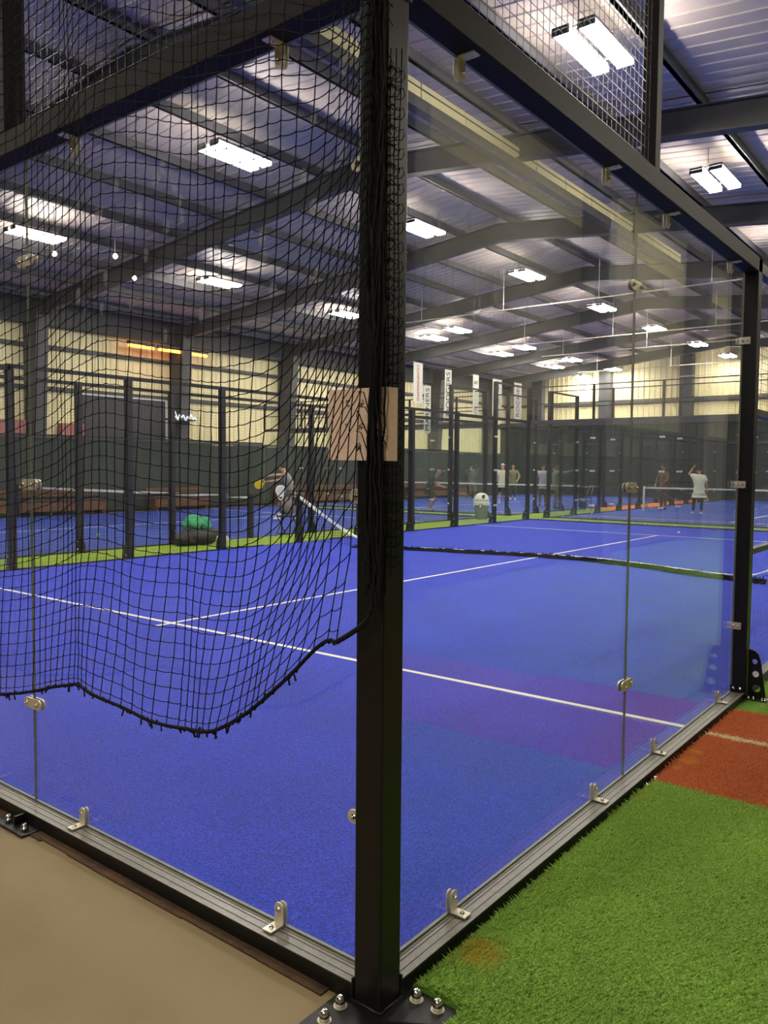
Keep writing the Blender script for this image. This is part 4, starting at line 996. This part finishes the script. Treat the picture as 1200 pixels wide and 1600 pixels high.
    mb = MB(); mb.box(-.024, .024, .085, .1, -.006, .006); o = mb.build('mouth', cloth((.35, .1, .08, 1))); o.parent = t; o.location = J['chi']+Vector((0, -.02, .02))
    return t, J
def racket(label, hand, tip, normal, m):
    """padel racket: perforated teardrop face, throat and grip"""
    hand, tip = Vector(hand), Vector(tip); d = (tip-hand).normalized(); n = Vector(normal); n = (n-d*n.dot(d)).normalized(); a = d.cross(n)
    t = thing('padel_racket', label, 'racket', tuple(hand))
    o_ = []
    for i in range(20):
        an = 2*PI*i/20; o_.append((.128*math.cos(an)*(1-.12*max(0, -math.sin(an))), .31+.135*math.sin(an)))
    mb = MB(); mb.prism(o_, .036, 0, (hand-n*.018, a, d, n)); f = mb.build('face', m, t, bevel=.006)
    mb = MB()
    for i in range(-2, 3):
        for j in range(-2, 3):
            if abs(i)+abs(j) < 4: mb.prism([(.036*i+.008*math.cos(q*PI/3), .32+.036*j+.008*math.sin(q*PI/3)) for q in range(6)], .0385, 0, (hand-n*.01925, a, d, n))
    mb.build('hole', BLACKF, f, kind='stuff')
    mb = MB(); mb.tube([hand-d*.06, hand+d*.10], .016, 8); mb.build('grip', BLACKF, t)
    mb = MB(); mb.tube([hand+d*.10, hand+d*.15+a*.05, hand+d*.2+a*.08], .012, 6); mb.tube([hand+d*.10, hand+d*.15-a*.05, hand+d*.2-a*.08], .012, 6); mb.build('throat', m, t)
    return t
def wpos(loc, rz, p):
    c, s = math.cos(rz), math.sin(rz); return Vector((loc[0]+p[0]*c-p[1]*s, loc[1]+p[0]*s+p[1]*c, loc[2]+p[2]))
def R_(c): return mat('racket_'+str(len(MATS)), c, .4, var=.05)

L1, A1 = (-6.98, 26.75, .01), math.radians(36)
person('person in a loose white T-shirt and dark trousers, seen from behind, one arm raised', L1, A1,
       dict(eL=(-.36, .12, 1.52), wL=(-.20, .12, 1.76), sL=(-.2, 0, 1.44), eR=(.28, 0, 1.15), wR=(.33, .14, .92), aL=(-.15, .14, .09), kL=(-.14, .12, .5), aR=(.09, -.06, .09)),
       (.92, .92, .72, 1), (.016, .018, .022, 1), SKIN, True, .75, None, (.85, .85, .82, 1), None, True, None, 1.22, .92)
h = wpos(L1, A1, (.31, .17, .78)); racket('dark padel racket hanging from the hand of the person in the white T-shirt', h, wpos(L1, A1, (.42, .30, .40)), (1, .2, .3), R_((.5, .5, .48, 1)))
L2, A2 = (-14.95, 14.75, .01), math.radians(122)
person('person in a grey T-shirt and shorts stretching both arms out over the yellow racket', L2, A2,
       dict(pel=(0, -.05, .86), wai=(.0, .0, 1.0), che=(0, .10, 1.18), nec=(0, .16, 1.35), chi=(0, .20, 1.42), hed=(0, .24, 1.50), top=(0, .24, 1.58), sL=(-.19, .12, 1.30), sR=(.19, .12, 1.30),
            eL=(-.16, .40, 1.30), wL=(-.06, .64, 1.27), eR=(.14, .38, 1.14), wR=(.04, .60, 1.12), hL=(-.1, -.05, .82), hR=(.1, -.05, .82), kL=(-.16, .16, .46), kR=(.16, -.08, .45), aL=(-.2, .3, .09), aR=(.22, -.22, .09)),
       (.26, .24, .21, 1), (.05, .05, .055, 1), SKIN, False, .5, None, (.8, .8, .8, 1), None, True, (.8, .8, .8, 1))
h = wpos(L2, A2, (-.02, .68, 1.20)); racket('bright yellow padel racket held out by the person in grey', h, wpos(L2, A2, (-.02, .98, .98)), (.6, -.8, .1), R_((.75, .55, .02, 1)))
L3, A3 = (-14.95, 21.95, .01), math.radians(-60)
person('crouching player in a white cap and dark green shirt beyond the aisle', L3, A3,
       dict(pel=(0, -.12, .80), wai=(0, -.06, .92), che=(0, .06, 1.08), nec=(0, .16, 1.24), chi=(0, .22, 1.30), hed=(0, .26, 1.38), top=(0, .26, 1.46), sL=(-.19, .08, 1.18), sR=(.19, .08, 1.18),
            eL=(-.26, .2, .93), wL=(-.1, .42, .86), eR=(.26, .2, .93), wR=(.08, .44, .84), hL=(-.1, -.12, .76), hR=(.1, -.12, .76), kL=(-.2, .16, .44), kR=(.22, .12, .44), aL=(-.26, -.06, .09), aR=(.3, -.1, .09)),
       (.035, .07, .06, 1), (.03, .03, .035, 1), SKIN, False, .6, (.8, .8, .76, 1), (.7, .7, .7, 1))
h = wpos(L3, A3, (.04, .52, .80)); racket('pale padel racket held low by the crouching player', h, wpos(L3, A3, (.06, .9, .72)), (0, .3, 1), R_((.7, .7, .62, 1)))
L4, A4 = (-15.75, 28.5, .01), math.radians(25)
person('person in a cream hooded top, white cap and black shorts behind the net', L4, A4, dict(kL=(-.1, .1, .48), aL=(-.12, -.1, .09), kR=(.14, .14, .5), aR=(.2, .2, .09), eL=(-.27, .04, 1.13), wL=(-.2, .2, .96)),
       (.62, .58, .44, 1), (.015, .015, .018, 1), SKIN, False, .95, (.8, .8, .76, 1), (.8, .8, .78, 1), None, False, (.7, .7, .7, 1))
L5, A5 = (-17.6, 32.8, .01), math.radians(200)
person('person in an olive hooded top leaning forward behind the net, right of the cream top', L5, A5,
       dict(eL=(-.32, .06, 1.16), wL=(-.26, .24, .98), eR=(.32, .06, 1.16), wR=(.2, .28, 1.0)), (.20, .18, .09, 1), (.06, .05, .04, 1), SKIN, True, .95)
L6, A6 = (-12.4, 26.74, .01), math.radians(-50)
person('person in a sage green top and tan trousers pointing to the right', L6, A6,
       dict(eR=(.28, .30, 1.38), wR=(.24, .56, 1.46), eL=(-.27, .02, 1.14), wL=(-.24, .12, .9)), (.24, .28, .19, 1), (.26, .19, .09, 1), SKIN2, True, .95, None, (.05, .05, .05, 1))
L7, A7 = (-13.6, 28.04, .01), math.radians(30)
person('person in a pale blue-grey shirt and brown trousers left of the sage green top', L7, A7, dict(), (.30, .32, .36, 1), (.16, .11, .05, 1), SKIN2, True, .6, None, (.05, .05, .05, 1))
L8, A8 = (-9.05, 29.2, .01), math.radians(150)
person('person in a brown hooded top standing behind the white net post', L8, A8, dict(eL=(-.3, .04, 1.14), wL=(-.2, .2, .98), eR=(.3, .04, 1.14), wR=(.2, .2, .98)), (.14, .075, .045, 1), (.10, .06, .045, 1), SKIN2, True, .95, None, (.1, .08, .06, 1))
L9, A9 = (-18.6, 30.5, .01), math.radians(20)
person('person in a dark grey-green top left of the cream hooded top, behind the net', L9, A9, dict(), (.065, .08, .065, 1), (.02, .02, .02, 1), SKIN2, True, .95)
L10, A10 = (-20.2, 31.5, .01), math.radians(160)
person('person in a very dark top beside the post, farthest left behind the net', L10, A10, dict(), (.04, .05, .045, 1), (.02, .02, .02, 1), SKIN2, True, .95)

# ---------------------------------------------------------------- things in the aisle and on the courts
t = thing('trash_bin', 'grey waste bin with white domed lid and liner in the green aisle', 'bin', (-11.25, 19.3, -.004))
x, y = -11.25, 19.3
mb = MB(); mb.lathe((x, y, 0), [(.17, 0), (.185, .02), (.215, .50), (.225, .52)], 16); mb.build('bucket', mat('grey_plastic', (.24, .25, .22, 1), .6), t, smooth=True)
mb = MB(); mb.lathe((x, y, 0), [(.228, .40+.02), (.25, .46), (.245, .54), (.232, .56)], 16)
for k in range(16):
    a = 2*PI*k/16; mb.octa((x+.24*math.cos(a), y+.24*math.sin(a), .42+.03*math.sin(k*2.3)), .035)
mb.build('liner', BWHITE, t, smooth=True, label='white plastic liner folded over the rim')
mb = MB(); mb.lathe((x, y, .55), [(.24, 0), (.235, .06), (.20, .15), (.13, .22), (.04, .25)], 16); d = mb.build('lid', BWHITE, t, smooth=True)
mb = MB(); mb.lathe((x+.13, y-.09, .66), [(.085, -.03), (.09, .02), (.07, .05)], 12, 0, 0); mb.build('opening', BLACKF, d, label='dark opening in the lid')
# backpack with green towel
BAG = mat('black_bag_fabric', (.03, .03, .028, 1), .8, var=.3, scale=8, bump=.3, bscale=20); TOWEL = mat('green_towel', (.06, .36, .17, 1), .9, var=.3, scale=20, bump=.4, bscale=60)
t = thing('sports_bag', 'black sports bag lying in the green aisle', 'bag', (-11.2, 8.35, -.004))
def blob(name, m, parent, c, s, seed, sub=3, amp=.18):
    bm = bmesh.new(); bmesh.ops.create_icosphere(bm, subdivisions=sub, radius=1); r = random.Random(seed); ph = [r.uniform(0, 6) for _ in range(6)]
    for v in bm.verts:
        q = v.co; k = 1+amp*(math.sin(q.x*3+ph[0])*math.sin(q.y*3+ph[1])+.5*math.sin(q.z*5+ph[2]+q.x*4))
        v.co = Vector((q.x*s[0]*k, q.y*s[1]*k, max(q.z*s[2]*k, -s[2]*.8)))
    for f in bm.faces: f.smooth = True
    me = bpy.data.meshes.new(name); bm.to_mesh(me); bm.free(); me.materials.append(m)
    o = bpy.data.objects.new(name, me); C.objects.link(o); o.parent = parent
    o.location = Vector(c)-(wloc(parent) if parent else Vector((0, 0, 0))); return o
blob('bag_body', BAG, t, (-11.2, 8.35, .16), (.22, .42, .2), 1); blob('side_pocket', BAG, t, (-11.15, 7.98, .12), (.16, .2, .14), 2)
mb = MB(); mb.tube(cat_pts([(-11.12, 8.0, .26), (-11.1, 8.2, .38), (-11.1, 8.5, .36), (-11.12, 8.7, .22)], 5), .014, 5); mb.build('strap', BAG, t)
t2 = blob('green_towel', TOWEL, None, (-11.2, 8.25, .42), (.13, .2, .17), 5, 3, .25); tag(t2, 'green towel heaped on top of the black sports bag', 'towel')
t3 = blob('green_towel', TOWEL, None, (-11.14, 8.48, .40), (.07, .11, .15), 9, 3, .3); tag(t3, 'thin end of green cloth hanging over the right of the black sports bag', 'towel')
BALLM = mat('tennis_ball_felt', (.55, .65, .05, 1), .9, var=.1, scale=200); PALEB = mat('pale_ball_felt', (.62, .62, .5, 1), .9)
def ball(x, y, z, m, lb):
    mb = MB(); r = .034; prof = [(r*math.cos(-PI/2+PI*i/10)+1e-4, r*math.sin(-PI/2+PI*i/10)) for i in range(11)]; mb.lathe((x, y, z+r), prof, 14)
    t = thing('padel_ball', lb, 'ball', (x, y, z)); mb.build('felt', m, t, smooth=True)
    s = MB(); s.tube([(x+.0345*math.cos(a)*math.cos(.5*math.sin(2*a)), y+.0345*math.sin(a)*math.cos(.5*math.sin(2*a)), z+r+.0345*math.sin(.5*math.sin(2*a))) for a in np.linspace(0, 2*PI, 24)], .0015, 3); s.build('seam', BWHITE, t)
ball(-14.17, 8.02, .002, BALLM, 'yellow-green ball alone on the second court, left of the bag')
ball(-11.35, 8.95, -.003, BALLM, 'yellow ball on the aisle turf just right of the sports bag')
ball(-4.75, 17.7, .002, PALEB, 'pale ball on the blue floor at the far end of the near court')
ball(-9.75, 24.1, .002, PALEB, 'pale ball on the far court floor under the pane joint')
SHOE = cloth((.75, .75, .7, 1))
for k, (x, y, a, lb) in enumerate(((-11.45, 9.15, .3, 'white shoe nearest the sports bag'), (-11.62, 9.35, 1.1, 'white shoe lying farther from the sports bag'))):
    t = thing('sports_shoe', lb, 'shoe', (x, y, -.003), a, 'white shoes beside the bag')
    skin_obj('upper', [(-.10, 0, .06), (0, 0, .055), (.12, 0, .04)], [(0, 1), (1, 2)], [(.045, .05), (.045, .045), (.035, .03)], SHOE, t)
    mb = MB(); mb.prism([(-.15, -.035), (-.05, -.03), (.1, -.045), (.16, 0), (.1, .045), (-.05, .03), (-.15, .035)], .022, 0, ((0, 0, 0), (1, 0, 0), (0, 1, 0), (0, 0, 1))); o = mb.build('sole', BWHITE); o.parent = t
    mb = MB()
    for q in range(4): mb.tube([(-.02+.025*q, -.03, .085-.006*q), (-.02+.025*q, .03, .085-.006*q)], .004, 4)
    o = mb.build('laces', BLACKF); o.parent = t
# folding chair with a grey bag in the aisle
t = thing('folding_chair', 'black folding chair in the green aisle in front of the stretching person', 'chair', (-11.35, 11.05, -.004), math.radians(20))
def lp(nm, fn, m, par=None, **k):
    mb = MB(); fn(mb); o = mb.build(nm, m, None, **k); o.parent = par or t; return o
lp('seat', lambda m: m.box(-.2, .2, -.22, .22, .43, .46), BAG, bevel=.01)
for sx in (-.19, .19):
    for a, b_ in (((sx, -.26, .0), (sx, .18, .45)), ((sx, .26, .0), (sx, -.2, .45))): lp('leg', lambda m: m.tube([a, b_], .013, 6), BLACKF)
    lp('back_rail', lambda m: m.tube([(sx, .18, .45), (sx, .27, .86)], .013, 6), BLACKF)
lp('backrest', lambda m: m.box(-.2, .2, .235, .265, .66, .86), BAG, bevel=.01)
lp('stretcher', lambda m: m.tube([(-.19, -.2, .06), (.19, -.2, .06)], .01, 5), BLACKF)
t = thing('duffel_bag', 'grey bag slumped on the black folding chair', 'bag', (-11.35, 11.05, .46))
blob('bag_body', mat('grey_bag', (.13, .12, .12, 1), .8, var=.2, scale=8), t, (-11.33, 10.98, .64), (.17, .2, .19), 4)
mb = MB(); mb.tube(cat_pts([(-11.25, 10.9, .7), (-11.2, 11.0, .95), (-11.25, 11.15, .72)], 5), .012, 5); mb.build('handle', BAG, t)
racket('white round-faced padel racket leaning on the grey bag', (-11.36, 10.80, .70), (-11.36, 10.82, 1.15), (1, -.3, .1), R_((.7, .72, .75, 1)))
# ball trolley
t = thing('ball_trolley', 'black wire ball trolley with white trim at the end of the aisle turf', 'trolley', (-11.2, 26.6, -.004))
x, y = -11.2, 26.6; mb = MB()
for z in (.30, .45, .60): mb.tube([(x-.25, y-.2, z), (x+.25, y-.2, z), (x+.25, y+.2, z), (x-.25, y+.2, z), (x-.25, y-.2, z)], .008, 4)
for k in range(9):
    q = -.25+.5*k/8
    for yy in (-.2, .2): mb.tube([(x+q, y+yy, .30), (x+q, y+yy, .60)], .005, 3)
mb.box(x-.25, x+.25, y-.2, y+.2, .29, .305); mb.build('basket', BLACKF, t)
for sx in (-.25, .25):
    for sy in (-.2, .2):
        mb = MB(); mb.tube([(x+sx, y+sy, .06), (x+sx, y+sy, .62)], .012, 5); l_ = mb.build('leg', BLACKF, t)
        mb = MB(); mb.lathe((x+sx-.012, y+sy, .045), [(.045, 0), (.045, .024)], 10, 0, 0); mb.build('wheel', BWHITE, l_)
mb = MB(); mb.tube([(x+.25, y-.2, .6), (x+.35, y-.2, .9), (x+.35, y+.2, .9), (x+.25, y+.2, .6)], .012, 5); mb.build('push_handle', BWHITE, t)
for k in range(22):
    r = random.Random(k); ball_x, ball_y = x+r.uniform(-.2, .2), y+r.uniform(-.16, .16)
    if k == 0:
        mb = MB(); rr = .034; mb.lathe((0, 0, 0), [(rr*math.cos(-PI/2+PI*i/6)+1e-4, rr*math.sin(-PI/2+PI*i/6)) for i in range(7)], 8); bo = mb.build('padel_ball', PALEB, smooth=True); o = bo
    else: o = bo.copy(); C.objects.link(o)
    o.location = (x-.2+.08*(k % 6), y-.15+.1*((k//6) % 4), .36+.03*(k % 3)); tag(o, 'pale ball in the black wire trolley', 'ball', 'pale balls in the trolley')
t = thing('indicator_light', 'small red glowing light right of the right wall post, far behind the mesh', 'light', (-8.7, 41.2, 3.2))
mb = MB(); mb.lathe((-8.7, 41.1, 3.2), [(.02, 0), (.08, .03), (.08, .1), (.02, .13)], 8); mb.build('lens', REDL, t, smooth=True)
mb = MB(); mb.box(-8.8, -8.6, 41.14, 41.28, 3.1, 3.4); mb.build('casing', BLACKF, t)
# pale oval marks that balls left on the panes
mb = MB(); r = random.Random(11)
def smear(mb, c, ax, w_, h_):
    o_ = [(w_*math.cos(2*PI*i/12), h_*math.sin(2*PI*i/12)) for i in range(12)]
    n = len(mb.v)
    for k in (1, .06):
        for a, b_ in o_: mb.v.append((c[0]+a*k*(ax == 'x'), c[1]+a*k*(ax == 'y'), c[2]+b_*k))
    for i in range(12): mb.f.append((n+i, n+(i+1) % 12, n+12+(i+1) % 12, n+12+i)); mb.m.append(0)
for _ in range(46): smear(mb, (r.uniform(-1.75, -.12), .0008, r.uniform(2.0, 2.8)), 'x', r.uniform(.012, .020), r.uniform(.022, .036))
o = mb.build('ball_marks', SMUDGE, bpy.data.objects['court_back_wall'], kind='stuff')
mb = MB()
for _ in range(40): smear(mb, (.0008, r.uniform(.2, 3.8), r.uniform(1.7, 2.8)), 'y', r.uniform(.012, .020), r.uniform(.022, .036))
mb.build('ball_marks', SMUDGE, bpy.data.objects['court_side_wall'], kind='stuff')
